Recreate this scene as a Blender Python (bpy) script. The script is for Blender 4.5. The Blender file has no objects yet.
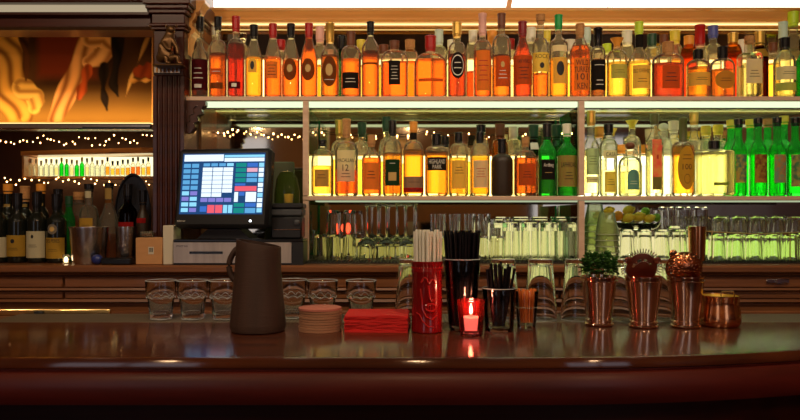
import bpy, math, random
from mathutils import Vector, Matrix
random.seed(7)
R = random.Random(11)
C = bpy.context.scene.collection
PI = math.pi
F = 720.0            # focal length in pixels of the 800-pixel frame
CZ = 1.36            # camera height
HY = 215.0           # horizon row


def X(px, d): return (px - 400.0) * d / F
def Z(py, d): return CZ + (HY - py) * d / F
def S(n, d): return n * d / F


# ------------------------------------------------------------------ materials
MATS = {}


def new_mat(name):
    m = bpy.data.materials.new(name)
    m.use_nodes = True
    nt = m.node_tree
    nt.nodes.clear()
    out = nt.nodes.new('ShaderNodeOutputMaterial')
    MATS[name] = m
    return m, nt, out


def principled(name, col, rough=.5, metal=0., coat=0., noise=None, bump=None, trans=0., ior=1.45, emis=None, spec=.5, coat_rough=.05, sheen=0.):
    """noise = (scale xyz, colour2, detail, amount); bump = (scale xyz, strength)"""
    if name in MATS: return MATS[name]
    m, nt, out = new_mat(name)
    p = nt.nodes.new('ShaderNodeBsdfPrincipled')
    nt.links.new(p.outputs[0], out.inputs[0])
    p.inputs['Base Color'].default_value = (*col, 1)
    p.inputs['Roughness'].default_value = rough
    p.inputs['Metallic'].default_value = metal
    p.inputs['IOR'].default_value = ior
    p.inputs['Specular IOR Level'].default_value = spec
    p.inputs['Transmission Weight'].default_value = trans
    p.inputs['Coat Weight'].default_value = coat
    p.inputs['Coat Roughness'].default_value = coat_rough
    if emis:
        p.inputs['Emission Color'].default_value = (*emis[0], 1)
        p.inputs['Emission Strength'].default_value = emis[1]
    if noise or bump:
        tc = nt.nodes.new('ShaderNodeTexCoord')

    def tex(scale, detail):
        mp = nt.nodes.new('ShaderNodeMapping')
        mp.inputs['Scale'].default_value = scale
        nt.links.new(tc.outputs['Object'], mp.inputs[0])
        n = nt.nodes.new('ShaderNodeTexNoise')
        n.inputs['Scale'].default_value = 1
        n.inputs['Detail'].default_value = detail
        nt.links.new(mp.outputs[0], n.inputs[0])
        return n
    if noise:
        n = tex(noise[0], noise[2])
        cr = nt.nodes.new('ShaderNodeValToRGB')
        cr.color_ramp.elements[0].position = .5 - noise[3]
        cr.color_ramp.elements[1].position = .5 + noise[3]
        cr.color_ramp.elements[0].color = (*col, 1)
        cr.color_ramp.elements[1].color = (*noise[1], 1)
        nt.links.new(n.outputs[0], cr.inputs[0])
        nt.links.new(cr.outputs[0], p.inputs['Base Color'])
    if bump:
        n = tex(bump[0], 3)
        b = nt.nodes.new('ShaderNodeBump')
        b.inputs['Strength'].default_value = bump[1]
        b.inputs['Distance'].default_value = .002
        nt.links.new(n.outputs[0], b.inputs['Height'])
        nt.links.new(b.outputs[0], p.inputs['Normal'])
        if coat: nt.links.new(b.outputs[0], p.inputs['Coat Normal'])
    return m


def emit(name, col, strength):
    if name in MATS: return MATS[name]
    m, nt, out = new_mat(name)
    e = nt.nodes.new('ShaderNodeEmission')
    e.inputs[0].default_value = (*col, 1)
    e.inputs[1].default_value = strength
    nt.links.new(e.outputs[0], out.inputs[0])
    return m


def thin_glass(name, tint, haze=0., haze_col=(1, 1, 1), ior=1.28, rough=.02, edge=0.):
    """a wall of glass: clear, tinted, mirror reflection growing at grazing angles; haze scatters light, edge = how much more where one looks along the wall"""
    if name in MATS: return MATS[name]
    m, nt, out = new_mat(name)
    N = nt.nodes.new; LK = nt.links.new
    fr = N('ShaderNodeFresnel'); fr.inputs[0].default_value = ior
    tr = N('ShaderNodeBsdfTransparent'); tr.inputs[0].default_value = (*tint, 1)
    gl = N('ShaderNodeBsdfGlossy'); gl.inputs['Roughness'].default_value = rough
    gl.inputs[0].default_value = (1, 1, 1, 1)
    mx = N('ShaderNodeMixShader')
    LK(fr.outputs[0], mx.inputs[0])
    src = tr
    if haze or edge:
        tl = N('ShaderNodeBsdfTranslucent'); tl.inputs[0].default_value = (*haze_col, 1)
        df = N('ShaderNodeBsdfDiffuse'); df.inputs[0].default_value = (*haze_col, 1)
        md = N('ShaderNodeMixShader'); md.inputs[0].default_value = .35
        LK(tl.outputs[0], md.inputs[1]); LK(df.outputs[0], md.inputs[2])
        m2 = N('ShaderNodeMixShader'); m2.inputs[0].default_value = haze
        if edge:
            lw = N('ShaderNodeLayerWeight'); lw.inputs[0].default_value = .5
            pw = N('ShaderNodeMath'); pw.operation = 'POWER'; pw.inputs[1].default_value = 2.6
            ma = N('ShaderNodeMath'); ma.operation = 'MULTIPLY_ADD'; ma.inputs[1].default_value = edge; ma.inputs[2].default_value = haze
            LK(lw.outputs['Facing'], pw.inputs[0]); LK(pw.outputs[0], ma.inputs[0]); LK(ma.outputs[0], m2.inputs[0])
        LK(tr.outputs[0], m2.inputs[1]); LK(md.outputs[0], m2.inputs[2])
        src = m2
    LK(src.outputs[0], mx.inputs[1]); LK(gl.outputs[0], mx.inputs[2])
    LK(mx.outputs[0], out.inputs[0])
    return m


def paper(name, col, t=.45, noise=None):
    """label paper or leaf: partly lets light through"""
    if name in MATS: return MATS[name]
    m, nt, out = new_mat(name)
    d = nt.nodes.new('ShaderNodeBsdfDiffuse'); d.inputs[0].default_value = (*col, 1)
    tl = nt.nodes.new('ShaderNodeBsdfTranslucent'); tl.inputs[0].default_value = (*col, 1)
    mx = nt.nodes.new('ShaderNodeMixShader'); mx.inputs[0].default_value = t
    nt.links.new(d.outputs[0], mx.inputs[1]); nt.links.new(tl.outputs[0], mx.inputs[2])
    nt.links.new(mx.outputs[0], out.inputs[0])
    if noise:
        tc = nt.nodes.new('ShaderNodeTexCoord')
        n = nt.nodes.new('ShaderNodeTexNoise'); n.inputs['Scale'].default_value = noise[0]
        cr = nt.nodes.new('ShaderNodeValToRGB')
        cr.color_ramp.elements[0].position = .4; cr.color_ramp.elements[1].position = .6
        cr.color_ramp.elements[0].color = (*col, 1); cr.color_ramp.elements[1].color = (*noise[1], 1)
        nt.links.new(tc.outputs['Object'], n.inputs[0]); nt.links.new(n.outputs[0], cr.inputs[0])
        nt.links.new(cr.outputs[0], d.inputs[0]); nt.links.new(cr.outputs[0], tl.inputs[0])
    return m


wood_dark = principled('wood_dark', (.030, .005, .002), .35, coat=.25, noise=((3, 60, 60), (.058, .009, .003), 4, .2))
wood_bar = principled('wood_bar', (.045, .008, .003), .5, spec=.1, noise=((2.2, 26, 26), (.12, .026, .006), 5, .2))


def lacquer(m, rough, aniso, ior):
    """wiped lacquer coat: reflections drawn out along the depth of the bar (object Y)"""
    nt = m.node_tree; N = nt.nodes.new
    out = [n for n in nt.nodes if n.type == 'OUTPUT_MATERIAL'][0]
    base = out.inputs[0].links[0].from_socket
    g = N('ShaderNodeBsdfAnisotropic'); g.inputs['Roughness'].default_value = rough; g.inputs['Anisotropy'].default_value = aniso
    v = N('ShaderNodeCombineXYZ'); v.inputs[0].default_value = 1.
    nt.links.new(v.outputs[0], g.inputs['Tangent'])
    fr = N('ShaderNodeFresnel'); fr.inputs[0].default_value = ior
    mx = N('ShaderNodeMixShader')
    nt.links.new(fr.outputs[0], mx.inputs[0]); nt.links.new(base, mx.inputs[1]); nt.links.new(g.outputs[0], mx.inputs[2]); nt.links.new(mx.outputs[0], out.inputs[0])


lacquer(wood_bar, .11, .68, 1.8)
wood_front = principled('wood_front', (.075, .006, .003), .42, coat=.2, coat_rough=.25, noise=((3, 30, 30), (.13, .012, .005), 5, .2))
wood_mid = principled('wood_mid', (.13, .043, .014), .4, coat=.3, noise=((3, 70, 70), (.24, .085, .028), 5, .22), bump=((5, 60, 60), .1))
wood_gold = principled('wood_gold', (.62, .26, .06), .35, coat=.3, noise=((4, 60, 60), (.76, .35, .10), 4, .25))
wood_pink = principled('wood_pink', (.60, .38, .26), .4, noise=((4, 60, 60), (.72, .50, .37), 3, .25))
mirror_m = principled('mirror_dark', (.52, .46, .36), .05, 1.)
wall_m = principled('wall_brown', (.10, .035, .016), .7, noise=((2, 2, 2), (.14, .05, .022), 3, .3))
room_m = principled('room_red', (.46, .25, .11), .6, noise=((1.2, 1.2, .8), (.34, .17, .07), 3, .2))
ceil_m = principled('ceiling_tan', (.22, .13, .07), .8, noise=((1.5, 1.5, 1.5), (.26, .16, .09), 3, .3))
floor_m = principled('floor_tile', (.03, .02, .016), .4, noise=((4, 4, 4), (.05, .03, .022), 3, .2))
black_pl = principled('black_plastic', (.012, .012, .014), .4)
black_gl = principled('black_gloss', (.010, .009, .010), .2)
grey_pl = principled('grey_plastic', (.055, .058, .065), .45)
rubber = principled('rubber', (.016, .014, .011), .6)
chrome = principled('chrome', (.82, .80, .78), .10, 1.)
steel = principled('steel', (.60, .56, .52), .25, 1., noise=((120, 4, 4), (.50, .46, .43), 2, .3))
brushed = principled('brushed_steel', (.66, .58, .50), .42, 1., noise=((40, 6, 3), (.50, .42, .36), 4, .2))
julep_m = principled('julep_silver', (.84, .58, .42), .12, 1.)
copper = principled('copper', (.80, .36, .16), .17, 1.)
bronze = principled('bronze', (.13, .062, .022), .42, .7)
brass = principled('brass', (.85, .58, .22), .22, 1.)
clay = principled('clay_brown', (.060, .027, .017), .62, noise=((30, 30, 4), (.042, .019, .012), 4, .2), bump=((40, 40, 200), .3))
red_nap = principled('napkin_red', (.62, .012, .010), .75, bump=((300, 300, 300), .2))
coaster_m = principled('coaster_card', (.34, .16, .085), .85)
coaster_t = principled('coaster_pink', (.50, .16, .11), .85)
cardboard = principled('cardboard', (.55, .27, .11), .8, noise=((20, 4, 60), (.48, .23, .09), 3, .25))
white_m = principled('white_card', (.60, .52, .40), .7)
ink = principled('ink', (.012, .010, .010), .6)
ink_w = principled('ink_white', (.75, .70, .60), .6)
ink_red = principled('ink_red', (.5, .02, .01), .5)
ink_gold = principled('ink_gold', (.55, .34, .10), .5)
straw_w = principled('straw_white', (.92, .88, .74), .35, trans=.10)
straw_b = principled('straw_black', (.007, .006, .008), .25)
stick_o = principled('stick_orange', (.90, .24, .045), .5)
mint = principled('mint_leaf', (.020, .085, .010), .5, noise=((60, 60, 60), (.045, .15, .02), 3, .2))
wax = principled('wax', (.90, .55, .45), .5, emis=((1, .50, .40), 1.0))  # candle light in the wax put into emission
flame = emit('flame', (1, .72, .42), 26)
light_box = emit('lit_diffuser', (1, .93, .80), 2.4)
light_box2 = principled('dim_diffuser', (.55, .50, .42), .5)
led_top = emit('led_yellow', (1, .70, .26), 2.9)
led_low = emit('led_lemon', (1, .78, .28), 3.2)
led_pale = emit('led_pale', (1, .93, .62), 4.6)
counter_fill = emit('counter_fill_glow', (.98, .86, .42), .85)
under_glass = emit('shelf_glow', (.84, 1, .62), 1.05)
under_low = emit('shelf_glow_low', (.86, 1, .62), .45)
pic_light = emit('picture_lamp_glow', (1, .66, .26), 2)
bulb_m = emit('fairy_bulb', (1, .52, .17), 14)
fill_bulb = emit('fill_bulb_glow', (1, .55, .25), 7)
red_glow = emit('red_glow', (1, .06, .02), 3)
led_dot = emit('led_dot', (.9, .95, 1), 5)

real_glass = principled('clear_glass', (1, 1, 1), .03, trans=1., ior=1.45)
pint_glass_m = principled('pint_glass', (.98, .99, .97), .03, trans=1., ior=1.45)
red_glass = principled('ruby_glass', (.75, .03, .03), .06, trans=.85, ior=1.4)
tiki_red = principled('tiki_red_glass', (.26, .006, .008), .16, trans=.25, ior=1.4, coat=.4)
RIM_GLINT = principled('rim_glint', (.75, .78, .80), .1, trans=.3)  # pale colour standing in for highlights on glass edges
G = {
    'clear': thin_glass('bottle_clear', (.97, .97, .92), .10, (.95, .90, .70), edge=.5),
    'table': thin_glass('tableware_clear', (.97, .98, .97), 0., (1, 1, 1), 1.35),
    'milky': principled('highball_glass', (.99, 1, .94), .10, trans=1., ior=1.3),
    'plain': thin_glass('stemware_clear', (.96, .98, .90), .05, (.9, .92, .6), 1.6),
    'frost': thin_glass('bottle_frosted', (.95, .96, .88), .22, (.95, .95, .75), edge=.4),
    'green': thin_glass('bottle_green', (.14, .88, .20), .26, (.10, .85, .18), edge=.3),
    'dkgreen': thin_glass('bottle_dark_green', (.05, .28, .07), .12, (.03, .25, .05), edge=.2),
    'brown': thin_glass('bottle_brown', (.16, .07, .02)),
    'amberg': thin_glass('bottle_amber', (.80, .40, .08), .12, (.8, .35, .05), edge=.3),
    'black': principled('bottle_matte_black', (.030, .016, .008), .45),
    'wine': principled('bottle_wine', (.008, .009, .006), .12),
    'counter': principled('barware_glass', (.99, 1, .95), .02, trans=1., ior=1.4),
    'stack': thin_glass('stacked_glass', (.97, .99, .90), .13, (.92, .96, .62), 1.22),
    'cloche': thin_glass('cloche_green', (.30, .40, .14), .35, (.20, .26, .06)),
    'pane': thin_glass('shelf_pane', (.62, .90, .74)),
}


def liquid(name, col):
    """spirit in a bottle: part of the light goes straight through, part is bent"""
    m, nt, out = new_mat('liquid_' + name)
    tr = nt.nodes.new('ShaderNodeBsdfTransparent'); tr.inputs[0].default_value = (*[c ** .5 for c in col], 1)
    rf = nt.nodes.new('ShaderNodeBsdfRefraction'); rf.inputs['IOR'].default_value = 1.2; rf.inputs['Roughness'].default_value = .03
    rf.inputs[0].default_value = (*[c ** .5 for c in col], 1)
    mx = nt.nodes.new('ShaderNodeMixShader'); mx.inputs[0].default_value = .6
    nt.links.new(tr.outputs[0], mx.inputs[1]); nt.links.new(rf.outputs[0], mx.inputs[2]); nt.links.new(mx.outputs[0], out.inputs[0])
    return m


L = {
    'maroon': liquid('maroon', (.30, .03, .01)), 'red': liquid('red', (.62, .022, .008)),
    'dred': liquid('dark_red', (.60, .055, .008)),
    'orange': liquid('orange', (.95, .17, .008)), 'amber': liquid('amber', (.82, .20, .010)),
    'gold': liquid('gold', (.95, .36, .018)), 'yellow': liquid('yellow', (.98, .60, .08)),
    'lemon': liquid('lemon', (1., .93, .52)), 'water': liquid('water', (.98, .98, .90)),
    'green': liquid('green', (.10, .90, .16)), 'brown': liquid('brown', (.25, .07, .012)),
}
CAP = {
    'black': black_gl, 'red': principled('wax_red', (.42, .008, .008), .35), 'pink': principled('cap_pink', (.80, .42, .36), .4),
    'brown': principled('cap_brown', (.16, .045, .015), .5), 'cork': principled('cork', (.55, .27, .09), .8, noise=((200, 200, 200), (.40, .18, .06), 3, .2)),
    'green': principled('cap_green', (.005, .32, .06), .4), 'yellow': principled('cap_yellow', (.78, .62, .06), .4),
    'gold': principled('cap_gold', (.80, .48, .10), .3, .6), 'white': principled('cap_white', (.80, .76, .62), .4),
    'blue': principled('cap_blue', (.08, .10, .40), .35), 'orange': principled('cap_orange', (.85, .33, .04), .5),
    'dkgreen': principled('cap_dark_green', (.02, .07, .035), .35), 'clear': real_glass,
    'olive': principled('cap_olive', (.10, .11, .03), .4), 'lime': principled('cap_lime', (.55, .75, .03), .4),
    'dkred': principled('cap_dark_red', (.22, .006, .010), .4), 'paleblue': principled('cap_pale', (.55, .68, .60), .4),
}
LAB = {
    'maroon': paper('label_maroon', (.10, .012, .016)), 'cream': paper('label_cream', (.80, .70, .45)),
    'tan': paper('label_tan', (.52, .33, .10)), 'black': paper('label_black', (.020, .016, .014), .2),
    'white': paper('label_white', (.85, .82, .72)), 'brown': paper('label_brown', (.20, .07, .02)),
    'orange': paper('label_orange', (.80, .30, .05)), 'redo': paper('label_red_orange', (.62, .13, .03)),
    'yellow': paper('label_yellow', (.85, .62, .12)), 'ygreen': paper('label_yellow_green', (.50, .55, .14)),
    'olive': paper('label_olive', (.24, .26, .07)), 'dgreen': paper('label_dark_green', (.02, .05, .02), .2),
    'grey': paper('label_grey', (.30, .24, .18)), 'blue': paper('label_blue', (.12, .26, .30)),
    'gold': paper('label_gold', (.60, .34, .05)), 'paleg': paper('label_pale_green', (.45, .55, .34)),
    'red': paper('label_red', (.42, .02, .02)), 'sunset': paper('label_sunset', (.80, .30, .12), .45, (30, (.85, .12, .10))),
    'art1': paper('label_art_tan', (.62, .33, .10), .3, (55, (.10, .17, .16))), 'art2': paper('label_art_ochre', (.55, .24, .05), .3, (50, (.25, .05, .03))),
    'art3': paper('label_art_grey', (.28, .30, .26), .3, (55, (.60, .26, .10))), 'art4': paper('label_art_green', (.10, .20, .12), .3, (45, (.55, .34, .14))),
    'amberlab': paper('label_amber', (.52, .36, .05)),
}
INK = {'k': ink, 'w': ink_w, 'r': ink_red, 'g': ink_gold}


# ------------------------------------------------------------------ mesh helpers
class MB:
    def __init__(self):
        self.v, self.f, self.mi = [], [], []

    def add(self, vs, fs, M=None, mi=0):
        o = len(self.v)
        for p in vs:
            self.v.append(tuple(M @ Vector(p)) if M is not None else tuple(p))
        for f in fs:
            self.f.append(tuple(i + o for i in f)); self.mi.append(mi)
        return self

    def box(self, x0, x1, y0, y1, z0, z1, M=None, mi=0, bev=0.):
        if bev:
            b = min(bev, (x1 - x0) * .49, (y1 - y0) * .49, (z1 - z0) * .49)
            vs, ring = [], []
            for (zz, ins) in ((z0, b), (z0 + b, 0), (z1 - b, 0), (z1, b)):
                a = [(x0 + b, y0 + ins), (x1 - b, y0 + ins), (x1 - ins, y0 + b), (x1 - ins, y1 - b), (x1 - b, y1 - ins), (x0 + b, y1 - ins), (x0 + ins, y1 - b), (x0 + ins, y0 + b)]
                vs += [(p[0], p[1], zz) for p in a]
            fs = []
            for k in range(3):
                for i in range(8):
                    j = (i + 1) % 8
                    fs.append((k * 8 + i, k * 8 + j, k * 8 + 8 + j, k * 8 + 8 + i))
            fs.append(tuple(range(7, -1, -1))); fs.append(tuple(range(24, 32)))
            return self.add(vs, fs, M, mi)
        vs = [(x0, y0, z0), (x1, y0, z0), (x1, y1, z0), (x0, y1, z0), (x0, y0, z1), (x1, y0, z1), (x1, y1, z1), (x0, y1, z1)]
        fs = [(3, 2, 1, 0), (4, 5, 6, 7), (0, 1, 5, 4), (1, 2, 6, 5), (2, 3, 7, 6), (3, 0, 4, 7)]
        return self.add(vs, fs, M, mi)

    def lathe(self, prof, seg=28, n=2., ry=1., M=None, mi=0, fac=None):
        """prof: (r, z) from bottom to top; r==0 closes. n: superellipse power; ry: depth ratio; fac(z): facet count blend"""
        vs, fs, rows = [], [], []
        for (r, z) in prof:
            if r <= 1e-6:
                rows.append([len(vs)]); vs.append((0, 0, z)); continue
            row = []
            for i in range(seg):
                a = 2 * PI * i / seg
                c, s = math.cos(a), math.sin(a)
                k = 1.
                if fac:
                    nf, w = fac(z)
                    if w:
                        h = PI / nf
                        aa = (a % (2 * h)) - h
                        k = 1 - w + w * math.cos(h) / math.cos(aa)
                if n != 2.:
                    q = (abs(c) ** n + abs(s) ** n) ** (-1. / n)
                    k *= q
                row.append(len(vs)); vs.append((r * c * k, r * s * k * ry, z))
            rows.append(row)
        for a, b in zip(rows, rows[1:]):
            if len(a) == 1 and len(b) == 1: continue
            if len(a) == 1:
                for i in range(seg): fs.append((a[0], b[(i + 1) % seg], b[i]))
            elif len(b) == 1:
                for i in range(seg): fs.append((a[i], a[(i + 1) % seg], b[0]))
            else:
                for i in range(seg):
                    j = (i + 1) % seg
                    fs.append((a[i], a[j], b[j], b[i]))
        return self.add(vs, fs, M, mi)

    def tube(self, pts, r, seg=8, closed=False, M=None, mi=0, r2=None):
        pts = [Vector(p) for p in pts]
        n = len(pts)
        vs, fs = [], []
        up = Vector((0, 0, 1))
        for i, p in enumerate(pts):
            if closed: t = pts[(i + 1) % n] - pts[i - 1]
            else: t = pts[min(i + 1, n - 1)] - pts[max(i - 1, 0)]
            t.normalize()
            u = t.cross(up)
            if u.length < .05: u = t.cross(Vector((1, 0, 0)))
            u.normalize(); w = t.cross(u)
            rr = r if r2 is None else r + (r2 - r) * i / max(1, n - 1)
            for k in range(seg):
                a = 2 * PI * k / seg
                vs.append(p + u * rr * math.cos(a) + w * rr * math.sin(a))
        m = n if closed else n - 1
        for i in range(m):
            for k in range(seg):
                k2 = (k + 1) % seg
                j = (i + 1) % n
                fs.append((i * seg + k, i * seg + k2, j * seg + k2, j * seg + k))
        if not closed:
            fs.append(tuple(range(seg - 1, -1, -1))); fs.append(tuple(range((n - 1) * seg, n * seg)))
        return self.add(vs, fs, M, mi)

    def prism(self, poly, a0, a1, axis='y', M=None, mi=0):
        """extrude polygon; axis y: poly in (x,z); axis x: poly in (y,z); axis z: poly in (x,y)"""
        mk = {'y': lambda p, a: (p[0], a, p[1]), 'x': lambda p, a: (a, p[0], p[1]), 'z': lambda p, a: (p[0], p[1], a)}[axis]
        n = len(poly)
        vs = [mk(p, a0) for p in poly] + [mk(p, a1) for p in poly]
        fs = [tuple(range(n)), tuple(range(2 * n - 1, n - 1, -1))]
        for i in range(n):
            j = (i + 1) % n
            fs.append((i, i + n, j + n, j))
        return self.add(vs, fs, M, mi)

    def ball(self, r, c=(0, 0, 0), sc=(1, 1, 1), seg=16, rings=8, mi=0, M=None):
        prof = [(r * math.sin(PI * i / rings), -r * math.cos(PI * i / rings)) for i in range(rings + 1)]
        prof[0] = (0, -r); prof[-1] = (0, r)
        T = Matrix.Translation(c) @ Matrix.Diagonal((*sc, 1))
        if M is not None: T = M @ T
        return self.lathe(prof, seg, M=T, mi=mi)

    def build(self, name, mats, parent=None, loc=None, rotz=0., smooth=True, ang=38, fix=True):
        me = bpy.data.meshes.new(name)
        me.from_pydata(self.v, [], self.f)
        if not isinstance(mats, (list, tuple)): mats = [mats]
        for m in mats: me.materials.append(m)
        if len(mats) > 1: me.polygons.foreach_set('material_index', self.mi)
        if fix:
            import bmesh
            b = bmesh.new(); b.from_mesh(me)
            bmesh.ops.recalc_face_normals(b, faces=b.faces)
            b.to_mesh(me); b.free()
        if smooth:
            me.polygons.foreach_set('use_smooth', [True] * len(me.polygons))
            me.set_sharp_from_angle(angle=math.radians(ang))
        me.update()
        o = bpy.data.objects.new(name, me)
        C.objects.link(o)
        if parent: o.parent = parent
        if loc is not None: o.location = loc
        if rotz: o.rotation_euler[2] = rotz
        return o


def tag(o, label, cat, group=None, kind=None):
    o['label'] = label; o['category'] = cat
    if group: o['group'] = group
    if kind: o['kind'] = kind
    return o


def thing(name, label, cat, loc=(0, 0, 0), rotz=0., group=None):
    o = bpy.data.objects.new(name, None)
    o.empty_display_size = .02
    C.objects.link(o); o.location = loc; o.rotation_euler[2] = rotz
    return tag(o, label, cat, group)


def struct(o, label=None):
    o['kind'] = 'structure'
    if label: o['label'] = label
    return o


def dup(root, loc, rotz=None, label=None, group=None):
    r = root.copy(); C.objects.link(r); r.location = loc
    if rotz is not None: r.rotation_euler[2] = rotz
    if label: r['label'] = label
    if group: r['group'] = group
    for ch in list(root.children):
        c = ch.copy(); C.objects.link(c); c.parent = r
        for g in list(ch.children):
            d = g.copy(); C.objects.link(d); d.parent = c
    return r


TEXTS = {}


def text_polys(s, font_size=1.):
    """glyph outlines as a flat mesh: verts (x, y) centred on x, faces; height of a capital = about .7"""
    if s in TEXTS: return TEXTS[s]
    cu = bpy.data.curves.new('t', 'FONT'); cu.body = s; cu.align_x = 'CENTER'; cu.size = 1.; cu.resolution_u = 2
    o = bpy.data.objects.new('t', cu); C.objects.link(o)
    dg = bpy.context.evaluated_depsgraph_get()
    dg.update()
    me = o.evaluated_get(dg).to_mesh()
    vs = [(v.co.x, v.co.y) for v in me.vertices]
    fs = [tuple(p.vertices) for p in me.polygons]
    o.evaluated_get(dg).to_mesh_clear()
    bpy.data.objects.remove(o); bpy.data.curves.remove(cu)
    TEXTS[s] = (vs, fs)
    return vs, fs


def flat_text(name, s, width, height, mat, parent, M, wrap=None):
    """text fitted to width x height, centred; M places the (x, 0, z) plane, or wrap(u, v) gives the point"""
    vs, fs = text_polys(s)
    xs = [v[0] for v in vs]; ys = [v[1] for v in vs]
    x0, x1, y0, y1 = min(xs), max(xs), min(ys), max(ys)
    b = MB()
    sx, sy = width / (x1 - x0), height / (y1 - y0)
    pts = [((v[0] - (x0 + x1) / 2) * sx, (v[1] - (y0 + y1) / 2) * sy) for v in vs]
    b.add([wrap(*p) if wrap else (p[0], 0, p[1]) for p in pts], fs, M)
    return b.build(name, mat, parent, smooth=False, fix=False)


# ------------------------------------------------------------------ bottles
def bottle_profile(H, Rb, zs, zn, rn, kind, zcap):
    pr = [(0, .004), (Rb * .55, .002), (Rb * .86, 0), (Rb * .97, .004), (Rb, .010)]
    if kind == 'globe':
        pr = [(0, .004), (Rb * .5, .001), (Rb * .72, .002)]
        for i in range(1, 11):
            t = i / 10
            pr.append((Rb * (.74 + .26 * math.sin(PI * .5 * min(1, t * 1.7))), .004 + (zs - .004) * t))
    pr.append((Rb, zs * .5 + .005)) if kind != 'globe' else None
    if kind != 'globe': pr.append((Rb, zs))
    for i in range(1, 11):
        t = i / 10
        if kind in ('q', 'globe'):
            k = math.sqrt(max(0, 1 - t ** 2.1))
        elif kind == 'cone':
            k = (1 - t) * .72 + .28 * (.5 + .5 * math.cos(PI * t))
            if t < .2: k = 1 - (1 - k) * .6
        else:
            k = .5 + .5 * math.cos(PI * t ** 1.15)
        pr.append((rn + (Rb - rn) * k, zs + (zn - zs) * t))
    pr += [(rn, zcap - .004)]
    return pr


def prof_r(pr, z):
    for a, b in zip(pr, pr[1:]):
        if a[1] <= z <= b[1] and b[1] > a[1]:
            t = (z - a[1]) / (b[1] - a[1])
            return a[0] + (b[0] - a[0]) * t
    return pr[-1][0]


BOTTLES = []


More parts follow.
